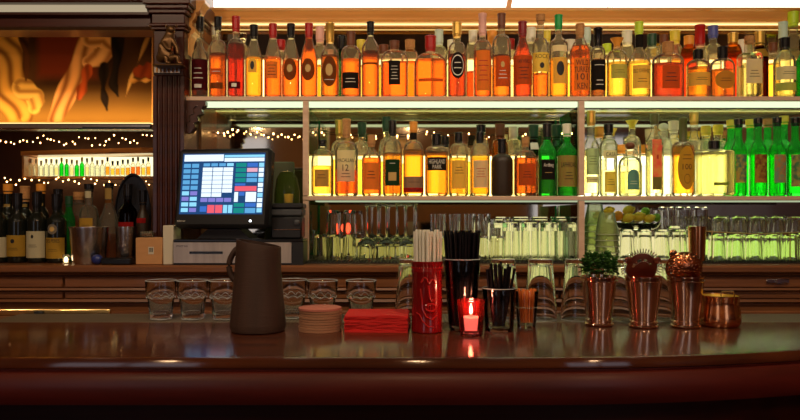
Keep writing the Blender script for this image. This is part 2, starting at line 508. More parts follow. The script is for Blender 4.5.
def bottle(spec, d, zb, name='liquor_bottle', group=None, seg=28):
    """spec in pixels seen at depth d: cx, w, top, shoulder, neck rows, shoulder kind, neck width, cap (colour, rows), glass, liquid, level row, labels, label text, extra"""
    cx, w, ty, sy, ny, kind, nw, cap, glass, liq, ly, labels, desc = spec[:13]
    ex = spec[13] if len(spec) > 13 else {}
    n = ex.get('n', 2.); ry = ex.get('ry', 1.)
    root = thing(name, desc, 'bottle', (X(cx, d), d, zb), 0., group)
    zz = lambda y: max(.012, Z(y, d) - zb)
    H = zz(ty); Rb = S(w, d) / 2 * .97; rn = S(nw, d) / 2
    ch = S(cap[1], d); zcap = H - ch
    zs = zz(sy); zn = max(zs + .004, min(zz(ny), zcap - .003))
    pr = bottle_profile(H, Rb, zs, zn, rn, kind, zcap)
    outer = pr + [(rn * 1.12, zcap - .004), (rn * 1.12, zcap), (0, zcap)]
    if n != 2.:
        # a square bottle has a round neck: blend
        b = MB().lathe(outer, seg, n, ry)
    else:
        b = MB().lathe(outer, seg, 2., ry)
    if ry != 1.:   # neck stays round while the body is flattened
        vv = []
        for (x, y, z) in b.v:
            r = prof_r(pr, z)
            k = 1. if Rb == rn else max(0., min(1., (r - rn) / (Rb - rn)))
            vv.append((x, y / ry * (1 + (ry - 1) * k), z))
        b.v = vv
    b.build('glass', G[glass], root)
    if liq and glass not in ('black', 'wine'):
        zl = min(zz(ly), zcap - .006)
        lp = [(0, .009)]
        for (r, z) in pr[1:]:
            if z + .008 < zl: lp.append((max(.001, r - .0028), max(.009, z + .006 if z < .012 else z)))
        lp.append((max(.001, prof_r(pr, zl) - .0028), zl)); lp.append((0, zl))
        lb = MB().lathe(lp, seg, n, ry)
        if ry != 1.:
            vv = []
            for (x, y, z) in lb.v:
                r = prof_r(pr, z); k = 1. if Rb == rn else max(0., min(1., (r - rn) / (Rb - rn)))
                vv.append((x, y / ry * (1 + (ry - 1) * k), z))
            lb.v = vv
        lb.build('liquid', L[liq], root)
    # cap
    rc = rn * ex.get('cw', 1.22)
    c = MB()
    if ex.get('cap') == 'ball':
        c.ball(ch * .5, (0, 0, zcap + ch * .5), (1.25, 1.25, 1), 16, 8)
    elif ex.get('cap') == 'flare':
        c.lathe([(0, zcap - .004), (rn * .9, zcap - .004), (rn * .95, zcap + ch * .3), (rn * 1.9, zcap + ch), (0, zcap + ch)], 18)
    else:
        lo = zcap - .010
        c.lathe([(0, lo), (rn * 1.06, lo), (rn * 1.13, zcap), (rc, zcap + .001), (rc, H - ch * .16), (rc * 1.06, H - ch * .14), (rc * 1.06, H - .0015), (rc * .95, H), (0, H)], 18)
    c.build('cap', CAP[cap[0]], root)

    def wrapper(off, yc):
        def wr(u, v):
            z = max(.006, v)
            r = prof_r(pr, z)
            k = 1. if Rb == rn else max(0., min(1., (r - rn) / (Rb - rn)))
            rx = r + off; rr = r * (1 + (ry - 1) * k) + off
            nn = 2. + (n - 2.)
            xx = rx * math.sin(max(-1.5, min(1.5, u / rx)))
            yy = -rr * (max(0., 1 - abs(xx / rx) ** nn)) ** (1. / nn)
            return (xx, yy, z)
        return wr
    for lab in labels:
        y0, y1, fr, col = lab[:4]
        decs = lab[4:]
        z1, z0 = zz(y0), zz(y1)
        zm, hh = (z0 + z1) / 2, (z1 - z0) / 2
        hw = S(w, d) / 2 * fr
        if fr > .9: hw = S(w, d) / 2 * 1.35 * min(fr, 1.)
        if col == 'neck': hw = rn * 1.3
        wr = wrapper(.0009, 0)
        lb = MB()
        shape = 'rect'
        if decs and decs[0] in ('oval', 'arch'): shape = decs[0]; decs = decs[1:]
        if shape == 'oval':
            vs = [wr(0, zm)]; fs = []
            for k in range(1, 5):
                for i in range(28):
                    a = 2 * PI * i / 28
                    vs.append(wr(hw * k / 4 * math.cos(a), zm + hh * k / 4 * math.sin(a)))
            for i in range(28): fs.append((0, 1 + i, 1 + (i + 1) % 28))
            for k in range(3):
                for i in range(28):
                    a, c2 = 1 + k * 28 + i, 1 + k * 28 + (i + 1) % 28
                    fs.append((a, c2, c2 + 28, a + 28))
        else:
            NU, NV = 14, 6
            vs, fs = [], []
            for j in range(NV + 1):
                for i in range(NU + 1):
                    u = -1 + 2 * i / NU
                    v = -1 + 2 * j / NV
                    if shape == 'arch' and v > .3:
                        v = .3 + (v - .3) * math.sqrt(max(0, 1 - u * u * .96))
                    vs.append(wr(u * hw, zm + v * hh))
            for j in range(NV):
                for i in range(NU):
                    a = j * (NU + 1) + i
                    fs.append((a, a + 1, a + NU + 2, a + NU + 1))
        lb.add(vs, fs)
        lo = lb.build('label', LAB[col if col != 'neck' else 'black'], root, fix=False)
        wr2 = wrapper(.0016, 0)
        hwf = min(hw, S(w, d) / 2 * .9)
        for dk in decs:
            kind_, arg, ic, rel, sz = dk   # ('text', 'WORD', ink, relative height -1..1, (rel width, rel height))
            vz = zm + rel * hh
            if kind_ == 'text':
                flat_text('lettering', arg, hwf * 2 * sz[0], hh * 2 * sz[1], INK[ic], lo, None, lambda u, v: wr2(u, v + vz))
            elif kind_ == 'lines':
                bb = MB()
                for q in range(arg):
                    zc = vz + (q - (arg - 1) / 2) * hh * 2 * sz[1]
                    ww = hwf * sz[0] * (1 - .35 * ((q * 37) % 3) / 2)
                    th = hh * sz[1] * .17
                    vs2 = [wr2(-ww + 2 * ww * i / 8, zc + s * th) for s in (-1, 1) for i in range(9)]
                    bb.add(vs2, [(i, i + 1, i + 10, i + 9) for i in range(8)])
                bb.build('print', INK[ic], lo, smooth=False, fix=False)
            elif kind_ == 'disc' or kind_ == 'ring':
                bb = MB(); rr = hh * sz[1]; rw = hwf * sz[0]
                ri = .9 if kind_ == 'ring' else 0.
                vs2 = [wr2(rw * math.cos(2 * PI * i / 24) * k, vz + rr * math.sin(2 * PI * i / 24) * k) for k in (1, ri) for i in range(24)]
                fs2 = [(i, (i + 1) % 24, 24 + (i + 1) % 24, 24 + i) for i in range(24)]
                bb.add(vs2, fs2); bb.build('emblem', INK[ic], lo, smooth=False, fix=False)
            elif kind_ == 'box':
                bb = MB(); rr = hh * sz[1]; rw = hwf * sz[0]
                vs2 = [wr2(-rw + 2 * rw * i / 4, vz + s * rr) for s in (-1, 1) for i in range(5)]
                bb.add(vs2, [(i, i + 1, i + 6, i + 5) for i in range(4)])
                bb.build('panel_print', INK[ic] if ic in INK else LAB[ic], lo, smooth=False, fix=False)
    return root


def T(word, c, rel, sz=(.8, .14)): return ('text', word, c, rel, sz)
def LN(n, c, rel, sz=(.6, .1)): return ('lines', n, c, rel, sz)
def DI(c, rel, sz=(.4, .3)): return ('disc', 0, c, rel, sz)
def RG(c, rel, sz=(.4, .3)): return ('ring', 0, c, rel, sz)
def BX(c, rel, sz=(.4, .3)): return ('box', 0, c, rel, sz)


# depths
D0 = 2.48                      # front edge of the shelves
DF, DB = 2.525, 2.655          # front and rear rows of bottles
ZT = Z(96.5, D0)               # top of the upper shelf
ZL = Z(195.8, D0)              # top of the lower shelf
EPS = .0006

top_front = [
    (200, 16.5, 17, 57, 46, 's', 6.5, ('black', 12), 'clear', 'maroon', 60, [(61, 91, 1, 'maroon', LN(3, 'w', .1, (.7, .16)), BX('w', -.75, (.5, .12)))], 'clear bottle with maroon label and long black cap, leftmost on the upper shelf'),
    (218, 18, 17, 52, 40, 'q', 6, ('black', 11), 'clear', 'orange', 54, [(70, 76, .6, 'redo', LN(1, 'w', 0, (.8, .5))), (84, 90, .8, 'brown')], 'tall orange whiskey bottle with black cap between maroon label and red bottle'),
    (236, 18, 16.5, 50, 39, 'q', 6.5, ('red', 13), 'clear', 'red', 44, [(83, 90, .7, 'maroon', BX('w', 0, (.4, .5)))], 'tall deep red whiskey bottle with red wax cap on the upper shelf'),
    (254, 18, 25, 61, 36, 'cone', 6.5, ('black', 12), 'clear', 'gold', 58, [(60, 74, .5, 'yellow', 'arch', DI('k', 0, (.45, .6)))], 'golden long-sloped bottle with black cap beside deep red bottle'),
    (273, 18, 24, 60, 36, 'cone', 6.5, ('red', 12), 'clear', 'orange', 58, [(63, 80, .7, 'orange', LN(4, 'k', 0, (.7, .18)))], 'orange long-sloped bottle with red cap and faint printed lines'),
    (291, 18, 24, 60, 36, 'cone', 6.5, ('black', 12), 'clear', 'orange', 61, [(60, 82, .8, 'brown', 'oval', DI('g', .1, (.4, .35)))], 'long-sloped orange bottle with black cap and dark oval label'),
    (309, 18, 23.5, 60, 36, 'cone', 6.5, ('red', 12), 'clear', 'orange', 38, [(60, 82, .8, 'brown', 'oval', DI('g', .1, (.4, .35)))], 'long-sloped orange bottle filled to the neck, red cap and dark oval label'),
    (330, 19, 23, 57, 42, 's', 7, ('gold', 17), 'clear', 'amber', 56, [(58, 88, .85, 'brown', 'oval', DI('g', .1, (.45, .4)), LN(1, 'w', -.55, (.6, .1)))], 'bottle with long gold foil cap and large brown oval label'),
    (351, 21, 32, 56, 45, 'q', 7, ('brown', 13), 'clear', 'orange', 60, [(74, 90, .85, 'black', LN(2, 'w', 0, (.6, .2)))], 'round-shouldered orange bottle with brown cap and low black label'),
    (370.5, 18, 22, 50, 36, 's', 6, ('black', 11), 'clear', 'orange', 52, [(64, 66, .9, 'brown')], 'slim tall orange bottle with black cap and narrow printed band'),
    (394.5, 28, 41, 61, 50, 'q', 8, ('brown', 6), 'clear', 'orange', 62, [(62, 86, .42, 'black', LN(5, 'w', 0, (.6, .13)))], 'wide flask-shaped orange bottle with narrow upright black label', {'ry': .6}),
    (430.5, 34, 36, 67, 53, 'q', 9, ('red', 13), 'clear', 'orange', 60, [(80, 83, .8, 'redo')], 'wide round-shouldered orange flask with red wax neck', {'ry': .6}),
    (457, 25, 22.5, 55, 42, 'q', 7.5, ('gold', 12), 'clear', 'dred', 55, [(54, 80, .8, 'black', 'oval', RG('w', 0, (.85, .8)), LN(2, 'w', 0, (.5, .2)))], 'wide amber red bottle with round black medallion label'),
    (482.5, 18.5, 13.5, 50, 40, 'q', 6.5, ('pink', 20), 'clear', 'orange', 51, [(52, 92, .8, 'orange', LN(5, 'r', 0, (.7, .12)))], 'orange bottle with tall pale pink foil neck and orange label'),
    (501.5, 20, 13.5, 47, 35, 'q', 6.5, ('brown', 13), 'clear', 'amber', 56, [(58, 88, .8, 'redo', DI('g', .45, (.25, .2)), LN(3, 'w', -.2, (.6, .12)))], 'amber bottle with brown cap, clear domed shoulder and orange red label'),
    (522.5, 19, 21.5, 57, 38, 'cone', 7, ('dkred', 13), 'clear', 'dred', 37, [(57, 86, 1, 'redo', T('VAN WINKLE', 'k', .6, (.8, .14)), LN(4, 'k', -.2, (.6, .12)))], 'dark amber long-sloped bottle with dark red cap and full reddish label'),
    (540.5, 19, 14.5, 51, 38, 'q', 6.5, ('cork', 7), 'clear', 'amber', 74, [(54, 73, .95, 'yellow', T('ROCK', 'k', .6, (.9, .22)), DI('k', -.35, (.3, .3)))], 'bottle with pale cork and yellow label above amber liquid', {'cw': 1.4}),
    (558.5, 19, 15, 45, 36, 's', 6.5, ('green', 12), 'clear', 'gold', 59, [(47, 53, .85, 'cream'), (59, 85, .8, 'yellow', DI('k', .15, (.5, .55)))], 'bottle with bright green cap and yellow label with dark figure'),
    (580, 21, 24, 52, 35, 'cone', 7, ('cork', 11), 'clear', 'orange', 46, [(60, 92, .8, 'orange', T('WILD', 'k', .72, (.75, .17)), T('TURKEY', 'k', .3, (.95, .17)), T('101', 'k', -.15, (.65, .2)), T('KEN', 'k', -.72, (.6, .18)))], 'orange bottle with cork cap and three-line black lettering ending in 101'),
    (598, 17, 28, 54, 44, 'q', 7, ('black', 18), 'clear', 'brown', 60, [(61, 91, 1, 'black', LN(1, 'w', .65, (.8, .12)), LN(2, 'w', -.5, (.6, .14)))], 'bottle with long black neck foil and black wraparound label'),
    (617, 21, 38.5, 60, 50, 'q', 7, ('orange', 8), 'clear', 'yellow', 63, [(66, 80, .85, 'ygreen', LN(2, 'k', 0, (.6, .16)))], 'yellow round-shouldered bottle with orange cork stopper', {'cw': 1.3, 'cap': 'flare'}),
    (639, 23, 22, 62, 48, 'cone', 7, ('lime', 11), 'clear', 'yellow', 62, [(34, 48, .45, 'black'), (67, 90, .85, 'yellow', T('OLD OVERHOLT', 'k', .5, (.95, .16)), LN(2, 'k', -.3, (.5, .12)))], 'yellow long-sloped bottle with lime green cap and dark neck wrap'),
    (668, 33, 42, 63, 53, 'q', 9, ('cork', 11), 'clear', 'dred', 64, [(67, 90, .55, 'redo', LN(3, 'k', 0, (.7, .16)))], 'wide red amber flask bottle with cork cap and reddish label', {'ry': .6}),
    (698, 23, 50, 66, 58, 'q', 8, ('black', 9), 'clear', 'gold', 68, [(74, 87, .95, 'yellow', LN(2, 'k', 0, (.6, .16)))], 'squat golden bottle with black cap and plain yellow label'),
    (722.5, 25, 47, 67, 57, 'q', 8, ('black', 11), 'clear', 'amber', 70, [(72, 90, .9, 'gold', 'oval', LN(2, 'k', 0, (.5, .14)))], 'squat round amber bottle with black cap and gold oval label', {'ry': .7}),
    (749.5, 21, 36, 58, 52, 'q', 8, ('cork', 5), 'clear', 'lemon', 66, [(61, 85, .85, 'cream', LN(3, 'k', -.2, (.6, .12)))], 'square clear bottle with cork and large cream label', {'n': 5.}),
    (784.5, 21, 38, 62, 50, 's', 8, ('black', 10), 'clear', 'lemon', 84, [(68, 81, .95, 'cream', LN(2, 'k', 0, (.7, .16))), (84, 92, .95, 'ygreen')], 'pale bottle with black cap and cream and lime labels near the upper shelf end'),
    (803, 14, 39, 64, 50, 's', 6, ('black', 12), 'green', 'green', 60, [], 'bright green bottle with black cap cut by the right edge of the upper shelf'),
]
top_back = [
    (215, 16, 27, 56, 44, 'q', 6, ('white', 6), 'clear', 'lemon', 75, [], 'clear bottle with white cap behind the leftmost two upper bottles'),
    (243, 15, 33, 56, 45, 'q', 6, ('clear', 6), 'clear', 'water', 62, [], 'clear bottle with glass stopper behind the deep red bottle'),
    (281, 15, 40, 62, 52, 'q', 7, ('red', 8), 'clear', 'orange', 66, [], 'bottle with low red cap behind the red-capped orange bottle'),
    (320, 17, 27, 58, 45, 'q', 7, ('pink', 13), 'clear', 'gold', 66, [], 'clear bottle with pink cap behind two brown oval labelled bottles'),
    (342, 15, 36, 60, 50, 's', 7, ('black', 14), 'dkgreen', 'green', 60, [], 'dark bottle behind the round-shouldered brown-capped bottle'),
    (361, 15, 40, 60, 50, 's', 7, ('yellow', 9), 'clear', 'yellow', 66, [], 'bottle with yellow cap behind the slim tall orange bottle'),
    (383.5, 18, 45, 62, 54, 'q', 8, ('brown', 7), 'clear', 'gold', 66, [], 'bottle with flat brown cap at the left shoulder of the wide flask'),
    (410, 18, 40, 60, 50, 'q', 8, ('cork', 8), 'clear', 'orange', 62, [(47, 53, .45, 'brown')], 'bottle with cork and brown neck band between two wide flasks'),
    (439, 17, 30, 58, 46, 'q', 7, ('paleblue', 13), 'clear', 'water', 62, [(37, 42, .4, 'black')], 'clear bottle with pale cap behind the red wax flask'),
    (451, 13, 40, 58, 50, 'q', 6, ('white', 7), 'clear', 'lemon', 64, [], 'clear bottle with white cap behind the medallion bottle'),
    (473, 15, 31, 56, 42, 'q', 7, ('white', 10), 'clear', 'dred', 72, [], 'pale bottle with white cap between medallion and pink-necked bottles'),
    (492, 14, 31, 56, 44, 'q', 7.5, ('orange', 12), 'clear', 'gold', 66, [], 'bottle with orange cap between pink-necked and domed bottles'),
    (511, 14, 39, 60, 50, 'q', 6, ('red', 8), 'clear', 'lemon', 66, [], 'clear bottle with small red cap left of the dark amber bottle'),
    (531, 15, 28, 56, 44, 'q', 8, ('white', 12), 'clear', 'yellow', 64, [], 'clear bottle with white cap behind the pale cork bottle'),
    (547, 13, 31, 56, 44, 'q', 6, ('yellow', 8), 'clear', 'yellow', 64, [], 'yellow-capped bottle left of the bright green cap'),
    (570, 16, 40, 60, 52, 'q', 9, ('white', 10), 'clear', 'yellow', 64, [], 'bottle with broad white cap right of the bright green cap'),
    (586.5, 15, 28, 56, 46, 'q', 7, ('paleblue', 13), 'clear', 'lemon', 64, [], 'clear bottle with pale glassy cap behind the black neck foil'),
    (607, 15, 44, 60, 52, 'q', 7, ('lime', 7), 'clear', 'yellow', 64, [], 'lime-capped bottle between black label and orange stopper bottles'),
    (627, 15, 31, 56, 44, 'q', 8, ('white', 12), 'clear', 'yellow', 64, [], 'clear bottle with white cap behind the orange stopper bottle'),
    (652, 16, 34, 56, 46, 'q', 7.5, ('dkgreen', 11), 'clear', 'lemon', 64, [], 'clear bottle with dark green cap right of the lime-capped bottle'),
    (664, 15, 35, 56, 44, 'q', 7, ('brown', 8), 'clear', 'lemon', 64, [], 'clear bottle with brown cap rising behind the wide red flask'),
    (675, 15, 31, 58, 44, 'q', 8, ('yellow', 10), 'clear', 'gold', 60, [], 'bottle with yellow cap rising behind the wide red flask'),
    (689, 17, 36, 56, 45, 'globe', 8, ('orange', 9), 'amberg', 'orange', 52, [], 'ornate orange bottle left of the bright red cap'),
    (700, 18, 25, 60, 45, 'q', 8, ('red', 19), 'clear', 'lemon', 64, [], 'bottle with bright red neck wrap behind the squat golden bottle'),
    (713, 17, 26, 56, 44, 'q', 8, ('blue', 10), 'clear', 'water', 64, [], 'clear bottle with blue cap behind the squat bottles'),
    (733, 18, 33, 58, 44, 'q', 8, ('gold', 10), 'amberg', 'orange', 52, [], 'amber bottle with gold cap between squat oval and square bottles'),
    (742, 13, 40, 58, 48, 'q', 8, ('white', 14), 'clear', 'lemon', 64, [], 'pale bottle with white cap behind the square cork bottle'),
    (759.5, 17, 31.5, 58, 46, 's', 8, ('gold', 12), 'brown', 'orange', 60, [(50, 58, .8, 'gold')], 'brown bottle with tall gold cap right of the square bottle'),
    (773, 14, 43, 60, 52, 'q', 7, ('brown', 8), 'clear', 'yellow', 64, [], 'bottle with brown cap right of the gold-capped brown bottle'),
    (783, 15, 22, 52, 38, 's', 7, ('paleblue', 16), 'clear', 'lemon', 60, [], 'tall pale bottle with glassy cap behind the cream and lime labels'),
    (793, 17, 12, 46, 34, 'q', 8.5, ('lime', 12), 'clear', 'lemon', 50, [], 'tallest pale bottle with yellow green cap near the right edge'),
]
low_front = [
    (322.5, 23, 140, 163, 149, 'q', 7, ('black', 4), 'clear', 'yellow', 166, [(170, 187, .65, 'tan', LN(2, 'k', .2, (.6, .18)))], 'yellow globe-shouldered bottle with tan label, leftmost on the lower shelf', {'ry': .8}),
    (346.5, 24, 119, 151, 141, 'q', 7, ('cork', 16), 'clear', 'orange', 170, [(151, 182, .8, 'cream', T('MACALLAN', 'k', .35, (.9, .12)), T('12', 'k', -.12, (.32, .2)), LN(2, 'k', -.6, (.5, .1)))], 'bottle with tall cream label reading 12 and tan capsule'),
    (371.5, 20, 135, 160, 148, 's', 6.5, ('cork', 9), 'clear', 'orange', 158, [(163, 190, .9, 'orange', LN(3, 'k', .1, (.5, .12)))], 'yellow orange bottle with cork and plain orange label'),
    (392.5, 20, 120.5, 152, 139, 'q', 6.5, ('black', 13), 'clear', 'gold', 153, [(160, 186, .8, 'dgreen', BX('g', -.3, (.5, .32)), LN(1, 'w', .7, (.35, .12)))], 'golden bottle with dark green label holding a gold square'),
    (413.5, 21, 122, 152, 141, 'q', 6.5, ('orange', 9), 'clear', 'gold', 150, [(132, 140, .4, 'black'), (177, 188, 1, 'grey', LN(1, 'k', 0, (.6, .2))), (188, 194, 1, 'red', T('CARDHU', 'k', 0, (.6, .6)))], 'golden bottle with orange cork and low grey and red label'),
    (436.5, 24, 134, 153, 145, 'q', 8, ('black', 11), 'clear', 'gold', 152, [(158, 171, .9, 'black', T('HIGHLAND', 'w', .35, (.8, .34)), T('PARK', 'w', -.45, (.42, .3)))], 'golden bottle with black cap and black two-word white-lettered label'),
    (458.5, 20, 132.5, 155, 143, 'q', 6.5, ('black', 9), 'clear', 'yellow', 158, [(161, 189, .8, 'yellow', LN(3, 'k', .3, (.6, .1)))], 'pale yellow bottle with black cap and yellow label'),
    (480, 20, 132, 155, 143, 'q', 6.5, ('black', 9), 'clear', 'yellow', 156, [(161, 188, .8, 'cream', LN(4, 'r', .1, (.6, .1)))], 'yellow bottle with black cap and cream label with reddish print'),
    (502, 22.5, 139, 163, 153, 'q', 7, ('black', 14), 'black', None, 160, [], 'matte dark brown round-shouldered bottle on the lower shelf'),
    (525.5, 23.5, 137, 161, 150, 'q', 6.5, ('cork', 7), 'clear', 'orange', 158, [(164, 186, .8, 'redo', LN(3, 'k', 0, (.5, .12)))], 'orange red round-shouldered bottle with cork beside matte dark bottle'),
    (547, 18.5, 123.5, 153, 140, 's', 7, ('black', 14), 'green', 'brown', 160, [(160, 180, .8, 'black', T('Ardbeg', 'w', .4, (.7, .24)), LN(1, 'g', -.3, (.5, .12)))], 'dark green bottle with black cap and black label'),
    (567, 20, 124, 153, 141, 's', 7, ('white', 10), 'green', 'yellow', 158, [(156, 187, .92, 'tan', T('LAPHROAIG', 'k', .4, (.9, .16)), LN(3, 'k', -.3, (.5, .1)))], 'green bottle with large tan label and white cap'),
    (591, 17, 111, 148, 136, 's', 7, ('gold', 12), 'clear', 'lemon', 150, [(149, 175, .8, 'paleg', LN(4, 'k', .1, (.6, .1))), (177, 183, .8, 'cream', LN(1, 'k', 0, (.7, .3)))], 'tall clear bottle with pale green label right of the shelf post'),
    (608.5, 18, 124, 148, 139, 'q', 7.5, ('black', 9), 'frost', 'lemon', 170, [(151, 159, .8, 'cream', T('CASA', 'k', 0, (.7, .5))), (172, 193, .7, 'yellow', LN(3, 'k', 0, (.6, .12)))], 'frosted pale bottle with black cap and yellow lower label'),
    (630, 24, 142, 167, 156, 'q', 8, ('brown', 8), 'frost', 'lemon', 172, [(170, 190, .5, 'blue', 'arch', LN(2, 'w', -.3, (.6, .12)))], 'squat clear bottle with brown ball stopper and blue grey arch label', {'cap': 'ball'}),
    (654.5, 18, 114, 145, 130, 's', 7, ('olive', 8), 'clear', 'lemon', 150, [(140, 190, .55, 'sunset', LN(1, 'r', .3, (.2, .5)), BX('olive', -.75, (.9, .25)))], 'tall clear bottle with upright pink and orange label'),
    (683, 22.5, 118, 150, 141, 'q', 7, ('olive', 22), 'clear', 'gold', 146, [(147, 190, .82, 'amberlab', 'oval', LN(2, 'k', .5, (.5, .09)), T('100', 'k', .05, (.5, .13)), RG('k', -.5, (.32, .22)))], 'golden bottle with dotted dark stopper and tall amber oval label', {'cw': 1.1}),
    (714, 33, 141, 153, 150, 'q', 9, ('black', 8), 'frost', 'lemon', 153, [(183, 186, .45, 'olive')], 'wide square pale yellow bottle with black cap', {'n': 6.}),
    (738.5, 17.5, 119, 153, 138, 's', 7, ('black', 6), 'green', 'green', 150, [(155, 183, .78, 'art1')], 'bright green bottle with painted tan landscape label'),
    (758, 17.5, 118, 153, 138, 's', 7, ('black', 6), 'green', 'green', 150, [(155, 183, .78, 'art2')], 'bright green bottle with painted ochre and red label'),
    (777, 16.5, 117.5, 153, 138, 's', 7, ('black', 6), 'green', 'green', 150, [(155, 183, .78, 'art3')], 'bright green bottle with painted grey and orange label'),
    (795, 17, 117.5, 153, 138, 's', 7, ('black', 6), 'green', 'green', 150, [(155, 187, .9, 'art4')], 'bright green bottle with painted dark green label at the shelf end'),
]
low_back = [
    (339.5, 18, 120, 152, 141, 'q', 7, ('gold', 14), 'clear', 'yellow', 160, [], 'bottle with gold capsule left of the tall cream label'),
    (362, 18, 122.5, 152, 141, 'q', 7, ('dkgreen', 12), 'clear', 'yellow', 160, [], 'bottle with dark green cap behind the plain orange label'),
    (386.5, 16, 117, 152, 139, 'q', 7, ('dkgreen', 12), 'clear', 'yellow', 162, [], 'bottle with green cap left of the dark green label'),
    (402, 14, 139, 160, 150, 'q', 6.5, ('cork', 7), 'clear', 'yellow', 164, [], 'bottle with cork between dark green and grey label bottles'),
    (445, 15, 136, 158, 147, 's', 7, ('black', 9), 'clear', 'gold', 160, [], 'bottle with black cap at the right shoulder of the black two-word label'),
    (464, 16, 134, 158, 147, 'q', 7, ('brown', 8), 'clear', 'yellow', 162, [], 'bottle with brown cap between the two pale yellow bottles'),
    (481, 16, 125, 148, 138, 'q', 7.5, ('black', 8), 'clear', 'yellow', 158, [], 'taller bottle with black cap behind the reddish print label'),
    (500, 17, 124, 150, 139, 'q', 8, ('brown', 12), 'amberg', 'gold', 156, [], 'amber bottle with brown cap behind the matte dark bottle'),
    (513.5, 17, 127, 150, 139, 'q', 7.5, ('white', 10), 'clear', 'lemon', 160, [], 'clear bottle with white cap right of the matte dark bottle'),
    (533.5, 17, 125, 152, 141, 's', 8, ('dkgreen', 12), 'brown', 'orange', 160, [(143, 150, .5, 'white')], 'brown bottle with white neck label left of the dark green bottle'),
    (556.5, 15, 125, 150, 139, 's', 8, ('dkgreen', 12), 'dkgreen', 'green', 160, [], 'dark green bottle between the black and tan labelled green bottles'),
    (599, 16, 127, 150, 140, 'q', 8, ('orange', 8), 'clear', 'lemon', 160, [], 'bottle with orange cap behind the frosted pale bottle'),
    (621, 15, 145, 162, 154, 'q', 8, ('orange', 6), 'clear', 'lemon', 166, [], 'short bottle with orange cap left of the brown ball stopper'),
    (632, 18, 120.5, 146, 136, 'q', 6.5, ('yellow', 7), 'clear', 'lemon', 160, [], 'clear bottle with flared yellow stopper above the brown ball stopper', {'cap': 'flare'}),
    (643, 15, 145, 162, 154, 'q', 8, ('orange', 6), 'clear', 'lemon', 166, [], 'short bottle with orange cap right of the brown ball stopper'),
    (663.5, 17, 123, 148, 138, 'q', 9, ('white', 8), 'frost', 'water', 150, [], 'frosted bottle with round white cap right of the pink label', {'cap': 'ball'}),
    (673.5, 16, 121, 148, 138, 'q', 8, ('white', 9), 'frost', 'water', 150, [], 'frosted bottle with white cap left of the dotted stopper'),
    (694, 15, 113, 146, 134, 's', 7, ('gold', 9), 'clear', 'lemon', 150, [], 'tall clear bottle with gold cap right of the dotted stopper'),
    (706, 16, 126, 150, 140, 'q', 8, ('yellow', 7), 'clear', 'lemon', 150, [], 'pale bottle with yellow cap behind the wide square bottle, left of the pair'),
    (718, 17, 125, 150, 140, 'q', 8, ('yellow', 7), 'clear', 'lemon', 150, [], 'pale bottle with yellow cap behind the wide square bottle, right of the pair'),
    (731, 15, 120, 150, 138, 's', 7, ('yellow', 6), 'green', 'green', 150, [], 'green bottle with yellow cap behind the tan landscape label'),
    (750, 15, 119.5, 150, 138, 's', 7, ('yellow', 6), 'green', 'green', 150, [], 'green bottle with yellow cap between tan and ochre art labels'),
    (767.5, 15, 119, 150, 138, 's', 7, ('cork', 6), 'green', 'green', 150, [], 'green bottle with cork between ochre and grey art labels'),
    (784, 15, 116, 150, 138, 's', 7, ('yellow', 6), 'green', 'green', 150, [], 'green bottle with yellow cap between grey and dark green art labels'),
]
for rows, zb, nm in (((top_front, top_back), ZT, 'upper'), ((low_front, low_back), ZL, 'lower')):
    placed = []
    for k, row in enumerate(rows):
        for sp in row:
            best = None
            for dd in ((0,) if k == 0 else (0, .03, .055, .08, .105)):
                d = (DF, DB)[k] + dd
                x, rad = X(sp[0], d), S(sp[1], d) / 2
                gap = min([math.hypot(x - q[0], d - q[1]) - rad - q[2] for q in placed] + [9])
                if best is None or gap > best[0]: best = (gap, d, x, rad)
                if gap > .0005: break
            gap, d, x, rad = best
            if gap < 0: rad += gap - .0003; sp = (sp[0], 2 * rad * F / d) + sp[2:]
            placed.append((x, d, rad))
            bottle(sp, d, zb + EPS, group='%s row of the %s shelf' % (('front', 'rear')[k], nm))
ORD = ['first', 'second', 'third', 'fourth', 'fifth', 'sixth', 'seventh', 'eighth', 'ninth', 'tenth', 'eleventh', 'twelfth']

# ------------------------------------------------------------------ room
XL, XR = -2.9, 2.9
YB, YF = 3.6, -2.6
HC = 3.0
struct(MB().box(XL - .1, XR + .1, YF - .1, YB + .1, -.06, 0).build('floor', floor_m, smooth=False))
struct(MB().box(XL - .1, XR + .1, YF - .1, YB + .1, HC, HC + .06).build('ceiling', ceil_m, smooth=False))
struct(MB().box(XL - .1, XR + .1, YB, YB + .1, 0, HC).build('wall_back', wall_m, smooth=False))
struct(MB().box(XL - .1, XR + .1, YF - .1, YF, 0, HC).build('wall_front', room_m, smooth=False))
struct(MB().box(XL - .1, XL, YF, YB, 0, HC).build('wall_left', room_m, smooth=False))
struct(MB().box(XR, XR + .1, YF, YB, 0, HC).build('wall_right', room_m, smooth=False))

dado = principled('dado_red', (.10, .016, .010), .4, coat=.2)
struct(MB().box(XL, XR, YF, YF + .012, 0, .88).build('trim_6', dado, smooth=False))
struct(MB().box(XL + .001, XL + .012, YF + .02, 1.0, 0, 1.5).build('trim_7', dado, smooth=False))
struct(MB().box(XR - .012, XR - .001, YF + .02, 1.0, 0, 1.5).build('trim_8', dado, smooth=False))
# mirror wall of the bottle bay and the panel that carries it
YM = 2.84
struct(MB().box(X(204, YM), 2.2, YM, YM + .05, 1.0, 2.35).build('wall_bottle_bay', mirror_m, smooth=False))
xs0 = X(196, 2.55)
struct(MB().box(xs0 - .03, xs0, 2.62, YM + .05, 1.0, 2.35).build('wall_bay_side', wood_mid, smooth=False))
# wooden frame strips at the edge of the mirror
struct(MB().box(X(207, 2.83), X(211, 2.83), 2.81, 2.838, 1.2, Z(24, 2.83)).build('trim_1', wood_gold, smooth=False))

